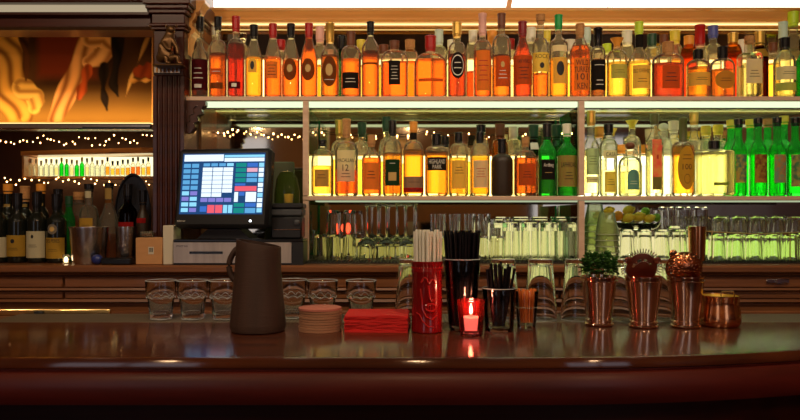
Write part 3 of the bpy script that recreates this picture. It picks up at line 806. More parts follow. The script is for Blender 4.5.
# ------------------------------------------------------------------ cornice over the bottle bay
XE = 1.62
yc = 2.77
struct(MB().prism([(yc, Z(22, yc)), (yc - .006, Z(20, yc)), (yc - .004, Z(18, yc)), (yc - .012, Z(12.5, yc)), (yc - .022, Z(11, yc)), (yc - .022, Z(9, yc)), (yc + .05, Z(9, yc)), (yc + .05, Z(22, yc))],
                  X(196, yc), XE, 'x').build('trim_2', wood_gold, ang=20))
t = thing('light_strip', 'slim glowing yellow strip along the bottom of the gold cornice', 'light strip', (0, yc, Z(25, yc)))
MB().box(X(207, yc), XE, .016, .05, .002, Z(22.2, yc) - Z(25, yc) - .0005, bev=.002).build('diffuser', emit('strip_glow', (1, .72, .28), 1.7), t)
MB().box(X(206, yc), XE, .012, .052, -.003, .0018).build('channel', wood_gold, t, smooth=False)
t = thing('light_box', 'long glowing white light box above the gold wooden cornice', 'light box', (0, yc + .02, Z(9, yc) + .001))
MB().box(X(199, yc), XE - .005, 0, .03, 0, .10).build('diffuser', light_box, t, smooth=False)
b = MB(); b.box(X(198, yc), XE, -.008, .05, .10, .125); b.build('top_rail', wood_gold, t, smooth=False)
for px in (510, 612):
    MB().prism([(X(px - 4, yc), 0), (X(px + 1, yc), 0), (X(px + 6, yc), .1), (X(px + 1, yc), .1)], -.012, -.001).build('divider', wood_gold if px == 510 else steel, t, smooth=False)

# ------------------------------------------------------------------ shelves
def shelf(name, px0, zt, label, led, hled, px_led):
    t = thing(name, label, 'shelf', (0, D0, zt))
    x0, x1 = X(px0, D0), XE - .02
    MB().box(x0, x1, -.012, .012, -.016, -.0012, bev=.002).build('nosing', wood_pink, t)
    MB().box(x0 + .02, x1 - .002, .0125, .335, -.0065, -.0004).build('glass_board', G['frostpane'], t, smooth=False)
    MB().box(x0 + .04, x1 - .01, .02, .125, -.020, -.0085).build('light_panel', under_glass if hled > .18 else under_low, t, smooth=False)
    MB().box(x0 + .03, x1 - .005, .128, .150, -.022, -.0085).build('batten', wood_dark, t, smooth=False)
    for (q0, q1, lm, lab) in led:
        bx0, bx1 = X(q0, YM), (x1 - .01 if q1 is None else X(q1, YM))
        bl = thing('backlight', lab, 'backlight', (0, YM - .018, zt + .0002))
        MB().box(bx0, bx1, 0, .012, 0, hled).build('diffuser', lm, bl, smooth=False)
        MB().box(bx0 - .004, bx1, -.002, .014, hled + .0002, hled + .006).build('top_rail', wood_gold, bl, smooth=False)
    return t


G['frostpane'] = thin_glass('shelf_glass', (.80, .95, .85), .3, (.8, .95, .7))
shelf('bar_shelf', 184, ZT, 'upper glowing glass shelf with pinkish wood edge, full of bottles', [(214, None, led_top, 'glowing strip panel standing behind the bottles of the upper shelf')], .20, 214)
shelf('bar_shelf', 303, ZL, 'lower glowing glass shelf with pinkish wood edge, full of bottles', [(318, 553, led_low, 'glowing strip panel behind the golden bottles of the lower shelf'), (566, None, led_pale, 'glowing strip panel behind the pale and green bottles of the lower shelf')], .165, 318)
for px, lab in ((306, 'pinkish wooden shelf post right of the till screen'), (581, 'pinkish wooden shelf post between green and pale bottles')):
    x = X(px, D0)
    t = thing('shelf_post', lab, 'post', (x, D0, 1.198))
    zu = ZT - .0165 - 1.198
    zl = ZL - 1.198
    MB().box(-.0095, .0095, -.0105, .0105, 0, zl - .017).build('lower_post', wood_pink, t, smooth=False)
    MB().box(-.0095, .0095, -.0105, .0105, zl + .001, zu).build('upper_post', wood_pink, t, smooth=False)
    MB().box(-.003, .003, .014, .318, zl + .0005, zu - .013).build('glass_pane', G['pane'], t, smooth=False)
    MB().box(-.003, .003, .014, .318, 0.004, zl - .029).build('glass_pane', G['pane'], t, smooth=False)
    e = principled('glass_edge', (.01, .18, .08), .2)
    MB().box(-.0034, .0034, .312, .3185, zl + .0005, zu - .013).build('pane_edge', e, t, smooth=False)
    MB().box(-.0034, .0034, .312, .3185, .004, zl - .029).build('pane_edge', e, t, smooth=False)

# ------------------------------------------------------------------ pillar, corbel, bracket
yp = 2.44
t = thing('wooden_pillar', 'dark fluted wooden pillar with stepped capital left of the bottle shelves', 'pillar', (0, yp, 0))
xa, xb = X(153, yp), X(184, yp)
b = MB()
n = 5
poly = []
ww = (xb - xa)
poly.append((xa, .30)); poly.append((xa, 0)); poly.append((xa + ww * .1, 0))
for i in range(n):
    c0 = xa + ww * (.1 + .8 * (i + .1) / n); c1 = xa + ww * (.1 + .8 * (i + .9) / n)
    for k in range(7):
        a = PI * k / 6
        poly.append(((c0 + c1) / 2 - (c1 - c0) / 2 * math.cos(a), .008 * math.sin(a)))
poly += [(xb, 0), (xb, .30)]
b.prism(poly, 1.198, Z(76, yp), 'z')
b.build('shaft', wood_dark, t, ang=30)
MB().box(xa, xb, .002, .30, Z(76, yp), Z(30, yp), bev=.004).build('block', wood_dark, t)
b = MB()
for (y0, y1, e) in ((30, 27, .006), (27, 24, .012), (24, 14, .004), (14, 10, .012), (10, 6, .02), (6, -12, .028)):
    b.box(xa - e, xb + e, -e, .30, Z(y0, yp), Z(y1, yp), bev=.003)
b.build('capital', wood_dark, t)
b = MB(); b.box(xa + .006, xb - .012, -.006, -.0005, Z(73, yp), Z(67.5, yp))
b.build('band', steel, t, smooth=False)
b = MB()
for k in range(6): b.box(xa + .012 + k * .0135, xa + .019 + k * .0135, -.0068, -.0061, Z(72.6, yp), Z(68, yp))
b.build('band_inlay', CAP['cork'], t, smooth=False)

co = [(184.3, 96.2), (184.3, 0), (205, 0), (205, 3), (202, 5), (200, 9), (199, 11), (195.3, 13), (194.6, 18), (192, 21), (192, 26), (195, 28), (195, 32), (191, 35), (189, 40), (188, 50), (187.6, 70), (187.4, 88), (188, 96.2)]
tag(MB().prism([(X(p[0], 2.485), Z(p[1], 2.485)) for p in co], 2.485, 2.55, 'y').build('cornice_corbel', wood_gold, ang=30), 'golden stepped corbel on the pillar side by the upper shelf', 'corbel')
br = [(185.5, 102), (207, 102), (207, 106), (203, 110), (204, 114), (199, 117), (200, 122), (196, 124), (197, 128), (193, 133), (188, 134), (186, 130), (185.5, 124)]
t = thing('shelf_bracket', 'dark wavy carved bracket under the left end of the upper shelf', 'bracket', (0, 2.47, 0))
MB().prism([(X(p[0], 2.49), Z(p[1], 2.49)) for p in br], 0, .03, 'y').build('carved_board', wood_dark, t, ang=30)
MB().tube([(X(p[0], 2.49), -.002, Z(p[1], 2.49)) for p in br[2:10]], .0022, 6).build('edge_bead', chrome, t)
MB().tube([(X(p[0] - 8, 2.49), -.002, Z(p[1], 2.49)) for p in br[2:9]], .0018, 6).build('edge_bead', chrome, t)

# monkey figurine seated on the band
def skin(name, joints, edges, mat, parent, loc, sub=2, rotz=0):
    me = bpy.data.meshes.new(name)
    me.from_pydata([j[0] for j in joints], edges, [])
    o = bpy.data.objects.new(name, me); C.objects.link(o)
    m = o.modifiers.new('s', 'SKIN')
    m.use_smooth_shade = True
    for i, j in enumerate(joints):
        sv = me.skin_vertices[0].data[i]
        r = j[1] if isinstance(j[1], tuple) else (j[1], j[1])
        sv.radius = r; sv.use_root = (i == 0)
    s = o.modifiers.new('d', 'SUBSURF'); s.levels = sub; s.render_levels = sub
    dg = bpy.context.evaluated_depsgraph_get(); dg.update()
    me2 = bpy.data.meshes.new_from_object(o.evaluated_get(dg))
    me2.name = name
    bpy.data.objects.remove(o); bpy.data.meshes.remove(me)
    me2.materials.clear(); me2.materials.append(mat)
    me2.polygons.foreach_set('use_smooth', [True] * len(me2.polygons))
    o = bpy.data.objects.new(name, me2); C.objects.link(o)
    if parent: o.parent = parent
    o.location = loc; o.rotation_euler[2] = rotz
    return o


zmk = Z(67.3, yp - .03) + .004
t = thing('animal_figurine', 'small dark bronze seated monkey figurine on the pillar above the metal band', 'figurine', (X(169, yp - .03), yp - .035, zmk))
J = [((-.012, 0, .020), .024), ((-.008, 0, .048), .022), ((.000, -.002, .078), .019), ((.006, -.004, .094), .012), ((.010, -.008, .110), .0155), ((.016, -.022, .105), .008),
     ((.018, -.014, .070), .008), ((.032, -.022, .048), .006), ((.034, -.026, .028), .005),
     ((-.012, -.018, .066), .008), ((.004, -.030, .046), .006), ((.018, -.034, .040), .005),
     ((.012, -.018, .018), .012), ((.034, -.024, .022), .009), ((.036, -.026, .003), .006), ((.048, -.030, .002), .004),
     ((-.020, -.016, .016), .012), ((.002, -.030, .020), .009), ((.004, -.032, .003), .006), ((.016, -.036, .002), .004)]
E = [(0, 1), (1, 2), (2, 3), (3, 4), (4, 5), (2, 6), (6, 7), (7, 8), (2, 9), (9, 10), (10, 11), (0, 12), (12, 13), (13, 14), (14, 15), (0, 16), (16, 17), (17, 18), (18, 19)]
t.scale = (1.12, 1, 1.12)
skin('body', J, E, bronze, t, (0, 0, 0))
for sx in (-1, 1): MB().ball(.0055, (.010 + sx * .015, -.006, .116), (.6, 1, 1), 10, 6).build('ear', bronze, t)
MB().box(-.036, .052, -.040, .024, -.006, -.0012, bev=.002).build('base', bronze, t)

# ------------------------------------------------------------------ left bay
xl = -2.2
yL = 2.46
struct(MB().prism([(yL, Z(30, yL)), (yL - .012, Z(27.5, yL)), (yL - .012, Z(19, yL)), (yL - .03, Z(17, yL)), (yL - .03, Z(14.5, yL)), (yL + .10, Z(14.5, yL)), (yL + .10, Z(30, yL))], xl, xa - .012, 'x').build('trim_4', wood_dark, ang=20))
t = thing('cove_panel', 'pale tilted light panel over the painting', 'light panel', (0, yL, 0))
MB().prism([(.0, Z(14.3, yL)), (.02, Z(14.3, yL)), (.0, Z(6.5, yL)), (-.02, Z(6.5, yL))], xl, xa - .03, 'x').build('panel', emit('cove_glow', (1, .80, .52), .40), t, smooth=False)
struct(MB().box(xl, xa - .02, yL - .05, yL + .1, Z(6.2, yL), Z(-14, yL), bev=.006).build('trim_5', wood_dark))
yw = 2.78
struct(MB().box(xl, xs0 - .031, yw, yw + .04, Z(130, yw), 2.35).build('wall_painting', wood_dark, smooth=False))

# painting: swirls of cloth on a dark ground
def lerp3(a, b, k):
    k = max(0., min(1., k)); return tuple(p + (q - p) * k for p, q in zip(a, b))


def segd(p, pts):
    best = (1e9, 0, 0)
    n_ = len(pts) - 1
    for i in range(n_):
        ax, ay = pts[i]; bx, by = pts[i + 1]
        dx, dy = bx - ax, by - ay
        tt = max(0, min(1, ((p[0] - ax) * dx + (p[1] - ay) * dy) / (dx * dx + dy * dy)))
        qx, qy = ax + dx * tt, ay + dy * tt
        dd = math.hypot(p[0] - qx, p[1] - qy)
        if dd < best[0]:
            s = (dx * (p[1] - ay) - dy * (p[0] - ax))
            best = (dd, (i + tt) / n_, 1 if s > 0 else -1)
    return best


def paint(px, py):
    """colour at canvas point given in picture rows/columns"""
    nz = math.sin(px * .11 + 1.3 * math.sin(py * .07)) * .5 + math.sin(py * .09 + px * .05) * .5
    c = lerp3((.03, .011, .004), (.085, .032, .010), .5 + .5 * nz)
    if 34 < px < 100 and py < 82: c = lerp3(c, (.15, .022, .006), min(1, (82 - py) / 10, (px - 34) / 8, (100 - px) / 8))
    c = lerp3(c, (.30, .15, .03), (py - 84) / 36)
    def cloth(c, pts, w0, w1, ca, cb, fr):
        dd, tt, s = segd((px, py), pts)
        w = w0 + (w1 - w0) * tt + 1.2 * math.sin(tt * 11)
        if dd < w:
            f = .5 + .5 * math.sin(s * dd * fr + tt * 7 + 1.1 * math.sin(py * .12 + px * .06))
            e = lerp3(ca, cb, f ** 1.6)
            return lerp3(c, e, min(1, (w - dd) / 1.5))
        return c
    c = cloth(c, [(-10, 28), (2, 55), (8, 88), (20, 116)], 26, 15, (.70, .34, .06), (.20, .075, .014), .42)
    c = cloth(c, [(22, 88), (36, 96), (34, 108)], 11, 8, (.75, .42, .09), (.34, .15, .03), .5)
    c = cloth(c, [(22, 32), (27, 55), (26, 80)], 5, 3, (.10, .03, .008), (.03, .010, .004), .5)
    c = cloth(c, [(96, 32), (82, 62), (68, 90), (55, 120)], 13, 9, (.80, .36, .11), (.24, .080, .020), .50)
    c = cloth(c, [(90, 38), (104, 40), (108, 50), (98, 58), (88, 62)], 10, 8, (.82, .40, .13), (.34, .12, .03), .55)
    c = cloth(c, [(88, 68), (84, 84), (79, 97)], 5, 5, (.46, .070, .014), (.20, .035, .008), .6)
    c = cloth(c, [(118, 30), (117, 60), (113, 84), (118, 96)], 7, 3, (.014, .008, .006), (.006, .004, .003), .5)
    c = cloth(c, [(104, 66), (103, 90), (107, 110)], 5, 3, (.016, .009, .006), (.008, .004, .003), .5)
    c = cloth(c, [(150, 32), (139, 60), (132, 76), (124, 102)], 1.7, 1.2, (.70, .38, .11), (.45, .2, .05), .5)
    c = cloth(c, [(130, 81), (152, 80)], 2.0, 2.0, (.70, .34, .08), (.4, .16, .03), .5)
    c = cloth(c, [(138, 72), (152, 70)], 6, 9, (.30, .045, .010), (.17, .025, .008), .3)
    return c


yq = 2.755
NU, NV = 190, 84
me_v, me_f, cols = [], [], []
for j in range(NV + 1):
    for i in range(NU + 1):
        px = -40 + 192 * i / NU; py = 29 + 93 * j / NV
        me_v.append((X(px, yq), 0, Z(py, yq))); cols.append(paint(px, py))
for j in range(NV):
    for i in range(NU):
        a = j * (NU + 1) + i
        me_f.append((a, a + NU + 1, a + NU + 2, a + 1))
t = thing('wall_painting_canvas', 'wide dark golden painting of flowing drapery in the left bay', 'painting', (0, yq, 0))
t.name = 'painting'
bb = MB(); bb.add(me_v, me_f)
m, nt, out = new_mat('oil_paint')
at = nt.nodes.new('ShaderNodeAttribute'); at.attribute_name = 'paint'
pp = nt.nodes.new('ShaderNodeBsdfPrincipled'); pp.inputs['Roughness'].default_value = .9; pp.inputs['Specular IOR Level'].default_value = .08
nt.links.new(at.outputs['Color'], pp.inputs['Base Color']); nt.links.new(pp.outputs[0], out.inputs[0])
o = bb.build('canvas', m, t, smooth=False, fix=False)
ca = o.data.color_attributes.new('paint', 'FLOAT_COLOR', 'POINT')
for i, c in enumerate(cols): ca.data[i].color = (*c, 1)
b = MB(); b.box(X(-42, yq), X(153, yq), -.004, .02, Z(124, yq), Z(122, yq)); b.box(X(-42, yq), X(153, yq), -.004, .02, Z(29, yq), Z(27, yq))
b.box(X(-42, yq), X(-40, yq), -.004, .02, Z(124, yq), Z(27, yq)); b.box(X(152, yq), X(153.2, yq), -.004, .02, Z(124, yq), Z(27, yq))
b.build('frame', wood_gold, t, smooth=False)

# picture lamp under the painting
t = thing('picture_lamp', 'long horizontal lamp bar glowing along the bottom of the painting', 'lamp', (0, 2.66, Z(126, 2.66)))
MB().box(X(-60, 2.66), X(152, 2.66), -.010, .03, -.012, .008, bev=.004).build('housing', steel, t)
MB().box(X(-60, 2.66), X(151, 2.66), .008, .026, .0085, .0125).build('tube', pic_light, t, smooth=False)
MB().box(X(84, 2.66), X(151, 2.66), -.014, -.0105, -.013, -.005).build('clip_rail', black_pl, t, smooth=False)

# far alcove behind: lit shelf of small bottles and fairy lights
ya = 3.42
t = thing('alcove_shelf', 'small brightly lit shelf seen far behind the wine bottles', 'shelf', (0, ya, Z(176.5, ya)))
MB().box(X(25, ya), X(156, ya), -.03, .12, -.012, 0, bev=.002).build('board', wood_gold, t)
MB().prism([(X(24, ya), Z(152, ya) - Z(176.5, ya)), (X(70, ya), Z(150, ya) - Z(176.5, ya)), (X(156, ya), Z(148, ya) - Z(176.5, ya)), (X(156, ya), Z(153.5, ya) - Z(176.5, ya)), (X(24, ya), Z(156, ya) - Z(176.5, ya))], -.03, .12, 'y').build('header', wood_gold, t, smooth=False)
MB().box(X(26, ya), X(156, ya), .105, .118, 0.001, Z(155, ya) - Z(176.5, ya)).build('light_panel', emit('alcove_glow', (1, .90, .50), 1.5), t, smooth=False)
MB().box(X(25, ya), X(27, ya), -.028, .12, 0.0005, Z(156.5, ya) - Z(176.5, ya)).build('side_panel', wood_gold, t, smooth=False)
tiny = {}
def tinyb(glass, liq, cx, cap, lab, h, w):
    d = ya + .03
    bottle((cx, w, h, h + (176 - h) * .45, h + (176 - h) * .3, 'q', w * .4, (cap, 2.2), glass, liq, h + (176 - h) * .5, [], lab), d, Z(176.5, ya) + EPS, 'liquor_bottle', 'bottles on the far lit shelf', 12)
k = 0
for i in range(24):
    cx = 31 + i * 5.1
    if i < 5 or i in (12, 13, 14): sp = ('frost', 'water', 'white', 'pale clear')
    elif i in (6, 7, 9, 10): sp = ('green', 'green', 'yellow', 'bright green')
    elif i in (5, 8, 11): sp = ('frost', 'lemon', 'paleblue', 'milky pale')
    elif i in (20, 21): sp = ('clear', 'orange', 'brown', 'orange')
    else: sp = ('clear', 'gold' if i % 2 else 'yellow', 'black', 'golden' if i % 2 else 'yellow')
    pos = ('%s from the left' % (['first', 'second', 'third', 'fourth', 'fifth', 'sixth', 'seventh', 'eighth', 'ninth', 'tenth', 'eleventh', 'twelfth'][i])) if i < 12 else ('%s from the right' % (['first', 'second', 'third', 'fourth', 'fifth', 'sixth', 'seventh', 'eighth', 'ninth', 'tenth', 'eleventh', 'twelfth'][23 - i]))
    tinyb(sp[0], sp[1], cx, sp[2], 'tiny %s bottle on the far lit shelf, %s' % (sp[3], pos), 157 + R.uniform(0, 4), 4.6)


def fairy(name, label, pts, nb, d, jit, seed):
    """wire through pixel points at depth d, bulbs scattered along it"""
    rr = random.Random(seed)
    t = thing(name, label, 'string lights', (0, d, 0))
    P = []
    for i in range(nb):
        u = (i + rr.uniform(-.3, .3)) / (nb - 1) * (len(pts) - 1); u = max(0, min(len(pts) - 1.001, u))
        a, bq = pts[int(u)], pts[int(u) + 1]; f = u - int(u)
        P.append((X(a[0] + (bq[0] - a[0]) * f, d), rr.uniform(-.01, .01), Z(a[1] + (bq[1] - a[1]) * f + rr.uniform(-jit, jit), d)))
    MB().tube(P, .0012, 5).build('wire', rubber, t)
    for p in P: MB().ball(.0021 + .0016 * rr.random(), (p[0], p[1] - .004, p[2] - .006), (1, 1, 1.2), 8, 6).build('bulb', bulb_m, t)
    return t


fairy('string_lights', 'string of warm fairy lights sagging above the far lit shelf', [(-8, 143), (30, 137), (60, 139), (95, 141), (125, 137), (160, 139)], 42, 3.36, 4.5, 3)
fairy('string_lights', 'string of warm fairy lights running below the far lit shelf', [(-8, 178), (20, 182), (60, 179), (95, 182), (125, 181), (160, 184)], 36, 3.36, 4, 5)
fairy('string_lights', 'string of warm fairy lights on the mirror above the till screen', [(213, 134), (232, 130), (256, 131), (275, 135), (300, 134)], 16, 2.80, 2.5, 8)
fairy('string_lights', 'string of warm fairy lights behind the lower shelf bottles', [(322, 133), (390, 134), (440, 132), (500, 134), (560, 132)], 22, 2.805, 2.5, 9)

# reflection of a red light behind the glasses, built as a glowing globe
t = thing('red_reflection', 'small red glowing globe standing in for a reflected light behind the stemmed glasses', 'lamp', (X(346, 2.79), 2.79, 1.2062))
MB().lathe([(0, 0), (.022, 0), (.022, .006), (.005, .01), (.005, .085), (0, .085)], 16).build('stand', black_pl, t)
MB().ball(.02, (0, 0, .104), (1, .8, 1), 16, 10).build('globe', red_glow, t)

# ------------------------------------------------------------------ back counter and cabinet
ZC = 1.197
yk = 2.33
t = thing('back_counter', 'brown wooden back counter top carrying bottles, till and glasses', 'counter', (0, yk, ZC))
MB().prism([(0, -.026), (-.006, -.020), (-.006, -.006), (0, 0), (.51, 0), (.51, -.026)], -2.1, 2.0, 'x').build('worktop', wood_mid, t, ang=25)
t = thing('back_cabinet', 'dark wooden back bar cabinet with stepped mouldings below the counter', 'cabinet', (0, yk, 0))
zt = ZC - .0265
MB().box(-2.1, 2.0, .03, .5, .0, zt).build('body', wood_mid, t, smooth=False)
for (y0, y1, dy) in ((273.5, 276.5, .012), (288.5, 291.5, .006), (300, 304, .016)):
    zz0, zz1 = Z(y1, yk), Z(y0, yk)
    MB().prism([(.029, zz0), (dy + .008, zz0), (dy, zz0 + (zz1 - zz0) * .35), (dy + .004, zz1), (.029, zz1)], -2.1, 2.0, 'x').build('moulding', wood_mid, t, ang=25)
for i, (p0, p1) in enumerate(((-120, 60), (62, 210), (212, 360), (362, 560), (562, 700), (702, 900))):
    dr = MB().box(X(p0, yk), X(p1, yk), .016, .0295, Z(288, yk), Z(277.3, yk), bev=.003).build('drawer', wood_mid, t)
    if i == 5:
        h = MB()
        h.box(X(768, yk), X(791, yk), .008, .0155, Z(283.5, yk), Z(279.2, yk), bev=.002)
        h.build('latch', chrome, dr)
        MB().box(X(777, yk), X(784, yk), .002, .0075, Z(284, yk), Z(279, yk), bev=.001).build('latch_tongue', chrome, dr)
    MB().box(X(p0, yk), X(p1, yk), .018, .0295, Z(299.5, yk), Z(292, yk), bev=.003).build('panel', wood_mid, t)

# drip mats on the counter
def ribmat(name, label, px0, px1, d0, d1, z, mat, step=.012):
    x0, x1 = X(px0, d0), X(px1, d0)
    b = MB(); b.box(x0, x1, d0, d1, 0, .004)
    n_ = int((x1 - x0) / step)
    for i in range(n_):
        b.box(x0 + i * step + .002, x0 + i * step + step * .55, d0 + .002, d1 - .002, .004, .008)
    return tag(b.build(name, mat, loc=(0, 0, z), smooth=False, fix=False), label, 'mat')


ribmat('drip_mat', 'black ribbed drip mat under the glasses, left of the mint', 302, 600, 2.41, 2.80, ZC + .0004, rubber)
ribmat('drip_mat', 'black ribbed drip mat under the glasses, right end of the counter', 604, 840, 2.41, 2.80, ZC + .0004, rubber)
ZG = ZC + .0088
for q0, q1, hl, mt_, lab in ((330, 438, .070, emit('olive_fill', (.85, .68, .16), .45), 'added dim olive fill strip behind the stemmed glasses on the counter'),
                              (439, 498, .062, emit('straw_fill', (.88, .76, .26), .6), 'added fill strip behind the narrow glasses and black straws'),
                              (499, 600, .128, counter_fill, 'added pale fill strip behind the tall highball glasses on the counter'),
                              (601, 690, .078, counter_fill, 'added pale fill strip behind the glasses below the fruit bowl'),
                              (691, None, .066, emit('lime_fill', (.58, .84, .16), 1.05), 'added lime fill strip behind the glasses by the right edge')):
    q1x = XE - .03 if q1 is None else X(q1, YM)
    t = thing('backlight', lab, 'backlight', (0, YM - .02, ZC + .0003))  # glowing strips added to backlight the counter glasses
    MB().box(X(q0, YM), q1x, 0, .012, 0, hl).build('diffuser', mt_, t, smooth=False)
    MB().box(X(q0, YM), q1x, -.001, .013, hl + .0002, hl + .004).build('top_rail', rubber, t, smooth=False)



# ------------------------------------------------------------------ glassware on the counter
def tumbler_bm(rb, rt, h, wall=.0042, base=.008, inverted=False, ribs=0, seg=24, n_out=None):
    pr = [(0, 0), (rb * .9, 0), (rb, .003)]
    for k in range(1, 6): pr.append((rb + (rt - rb) * k / 5, .003 + (h - .003) * k / 5))
    pr += [(rt - wall, h), (rb - wall, base), (0, base)]
    if inverted: pr = [(r, h - z) for r, z in pr]
    fac = (lambda z: (ribs, .8)) if ribs else None
    return MB().lathe(pr, seg, fac=fac)


def row_of(name, cat, label, group, px_list, d, rb, rt, h, inverted, mat, zb=None, ribs=0, yj=0., seg=24, base=.008):
    """copies of one glass; label uses %s for its place in the row"""
    o0 = None
    for i, px in enumerate(px_list):
        loc = (X(px, d), d + (R.uniform(-yj, yj) if yj else 0), ZG + EPS if zb is None else zb)
        lab = label % ORD[i] if '%s' in label else label
        if o0 is None:
            o0 = tumbler_bm(rb, rt, h, base=base, inverted=inverted, ribs=ribs, seg=seg).build(name, mat)
            o = o0
        else:
            o = o0.copy(); C.objects.link(o)
        o.location = loc
        tag(o, lab, cat, group)


gm = G['counter']
row_of('tumbler', 'glass', '%s from the left of three short upside-down tumblers by the till', 'short tumblers by the till', [320, 334.5, 349], 2.50, .021, .0235, .088, True, gm, ribs=10, base=.012)
row_of('tumbler', 'glass', '%s from the left of the short tumblers below the stemmed glasses', 'short tumblers below stemmed glasses', [365.5, 380, 394.5, 409, 423.5], 2.50, .021, .0235, .052, True, gm, ribs=10)
row_of('tumbler', 'glass', '%s from the left of two rear tumblers beside the stemmed glasses', 'rear tumblers', [333, 349.5], 2.60, .024, .027, .085, True, gm, base=.012)
row_of('tumbler', 'glass', '%s from the left of two tumblers standing on the rear tumblers', 'upper rear tumblers', [333, 349.5], 2.60, .022, .025, .085, True, gm, zb=ZG + .0866, base=.012)
# stemmed glasses standing on their rims
w0 = None
for i, px in enumerate((367, 386.5, 406)):
    d = 2.61 if i != 1 else 2.60
    h = Z(204, d) - ZG
    t = thing('wine_glass', '%s from the left of three stemmed glasses standing upside down' % ORD[i], 'glass', (X(px, d), d, ZG + EPS), 0, 'upside-down stemmed glasses')
    pr = [(.0345, 0), (.038, .020), (.0385, .035), (.034, .052), (.022, .066), (.0065, .074)]
    pr2 = [(max(.001, r - .0018), z - .0008) for r, z in pr]; pr2[0] = (.0327, 0)
    MB().lathe(pr + [(0, .0765), (0, .0725), (.005, .0718), (.0205, .0645), (.0322, .0512), (.0367, .035), (.0362, .020), (.0328, 0), (.0345, 0)], 32).build('bowl', gm, t)
    MB().lathe([(0, .074), (.0062, .074), (.0042, .085), (.004, h - .02), (.006, h - .008), (.0062, h - .005), (0, h - .005)], 14).build('stem', gm, t)
    MB().lathe([(0, h - .006), (.012, h - .005), (.034, h - .0025), (.0345, h), (0, h)], 28).build('foot', gm, t)
for i, px in enumerate((378, 397, 416)):
    d = 2.70
    h = Z(202, d) - ZG
    t = thing('wine_glass', '%s from the left of the rear stemmed glasses standing upside down' % ORD[i], 'glass', (X(px, d), d, ZG + EPS), 0, 'rear upside-down stemmed glasses')
    MB().lathe([(.0345, 0), (.038, .020), (.0385, .035), (.034, .052), (.022, .066), (.0065, .074), (0, .0765), (0, .0725), (.005, .0718), (.0205, .0645), (.0322, .0512), (.0367, .035), (.0362, .020), (.0328, 0), (.0345, 0)], 32).build('bowl', gm, t)
    MB().lathe([(0, .074), (.0062, .074), (.0042, .085), (.004, h - .02), (.006, h - .008), (.0062, h - .005), (0, h - .005)], 14).build('stem', gm, t)
    MB().lathe([(0, h - .006), (.012, h - .005), (.034, h - .0025), (.0345, h), (0, h)], 28).build('foot', gm, t)
row_of('champagne_flute', 'glass', '%s from the left of four narrow glasses behind the black straws', 'narrow glasses behind the black straws', [440, 455, 470, 484.5], 2.68, .017, .022, .158, False, gm)
row_of('tumbler', 'glass', '%s from the left of four ribbed tumblers behind the black straws', 'ribbed tumblers', [448, 464.5, 481, 497.5], 2.50, .025, .0275, .082, True, gm, ribs=12)
row_of('highball_glass', 'glass', '%s from the left of four tall upside-down highball glasses behind the candle', 'front tall highball glasses', [511, 530, 549, 567.5], 2.50, .030, .0315, Z(222.5, 2.5) - ZG, True, G['milky'], base=.03)
row_of('highball_glass', 'glass', '%s from the left of the second row of tall highball glasses', 'rear tall highball glasses', [502, 521, 540, 559], 2.585, .030, .0315, Z(219.5, 2.585) - ZG, True, G['milky'], base=.03)
row_of('highball_glass', 'glass', '%s from the left of the rearmost row of tall highball glasses', 'rearmost tall highball glasses', [503, 521, 540, 558], 2.67, .030, .0315, Z(217, 2.67) - ZG, True, G['milky'], base=.03)
# nested stacks of rocks glasses
for (px, d, n_, top, nm) in ((607, 2.50, 5, 212.5, 'front'), (595, 2.59, 6, 204, 'rear')):
    hh = .078
    step = (Z(top, d) - ZG - hh) / (n_ - 1)
    o0 = MB().lathe([(.0382, 0), (.0418, .0005), (.0420, .004), (.0400, .006), (.0260, hh - .002), (.0245, hh), (0, hh), (0, hh - .003), (.0240, hh - .004), (.0383, .006), (.0382, 0)], 28).build('rocks_glass', G['stack'])
    MB().tube([(.0402 * math.cos(2 * PI * i / 32), .0402 * math.sin(2 * PI * i / 32), .002) for i in range(32)], .0013, 6, True).build('rim', RIM_GLINT, o0)  # pale ring imitates the bright line along each nested rim
    for k in range(n_):
        sc = 1.05 - .012 * k
        loc = (X(px, d), d, ZG + EPS + k * step)
        o = o0 if k == 0 else dup(o0, loc)
        o.location = loc; o.scale = (sc, sc, 1)
        tag(o, '%s from the bottom in the %s nested stack of upside-down rocks glasses' % (ORD[k], nm), 'glass', '%s nested stack of rocks glasses' % nm)
row_of('rocks_glass', 'glass', '%s from the left of five upside-down rocks glasses below the fruit bowl', 'rocks glasses below the fruit bowl', [627, 644.5, 662, 679.5, 697], 2.50, .024, .029, Z(229, 2.5) - ZG, True, gm, ribs=9, base=.012)
row_of('rocks_glass', 'glass', '%s from the left of the rear rocks glasses below the fruit bowl', 'rear rocks glasses below the fruit bowl', [674, 692], 2.60, .024, .029, Z(226, 2.6) - ZG, True, gm, ribs=9, base=.012)
row_of('tall_glass', 'glass', '%s from the left of three rear tall glasses right of the fruit bowl', 'rear tall glasses', [666, 683, 700], 2.72, .028, .030, Z(207, 2.72) - ZG, True, gm, base=.012)
row_of('rocks_glass', 'glass', '%s from the left of the front glasses by the right edge', 'front glasses by the right edge', [716.5, 735, 753.5, 772, 790.5, 809], 2.49, .026, .0305, Z(233, 2.49) - ZG, True, gm, ribs=9, base=.012)
row_of('rocks_glass', 'glass', '%s from the left of the middle glasses by the right edge', 'middle glasses by the right edge', [720, 738.5, 757, 775.5, 794], 2.58, .026, .0305, .092, True, gm, ribs=9, base=.012)
row_of('rocks_glass', 'glass', '%s from the left of the glasses stacked on the middle row by the right edge', 'upper glasses by the right edge', [720, 738.5, 757, 775.5, 794], 2.58, .026, .0305, Z(217, 2.58) - ZG - .094, True, gm, zb=ZG + .0942, ribs=9, base=.01)
row_of('rocks_glass', 'glass', '%s from the left of the rearmost glasses by the right edge', 'rearmost glasses by the right edge', [722, 741, 760, 779, 798], 2.68, .026, .0305, .15, True, gm, ribs=9, base=.012)
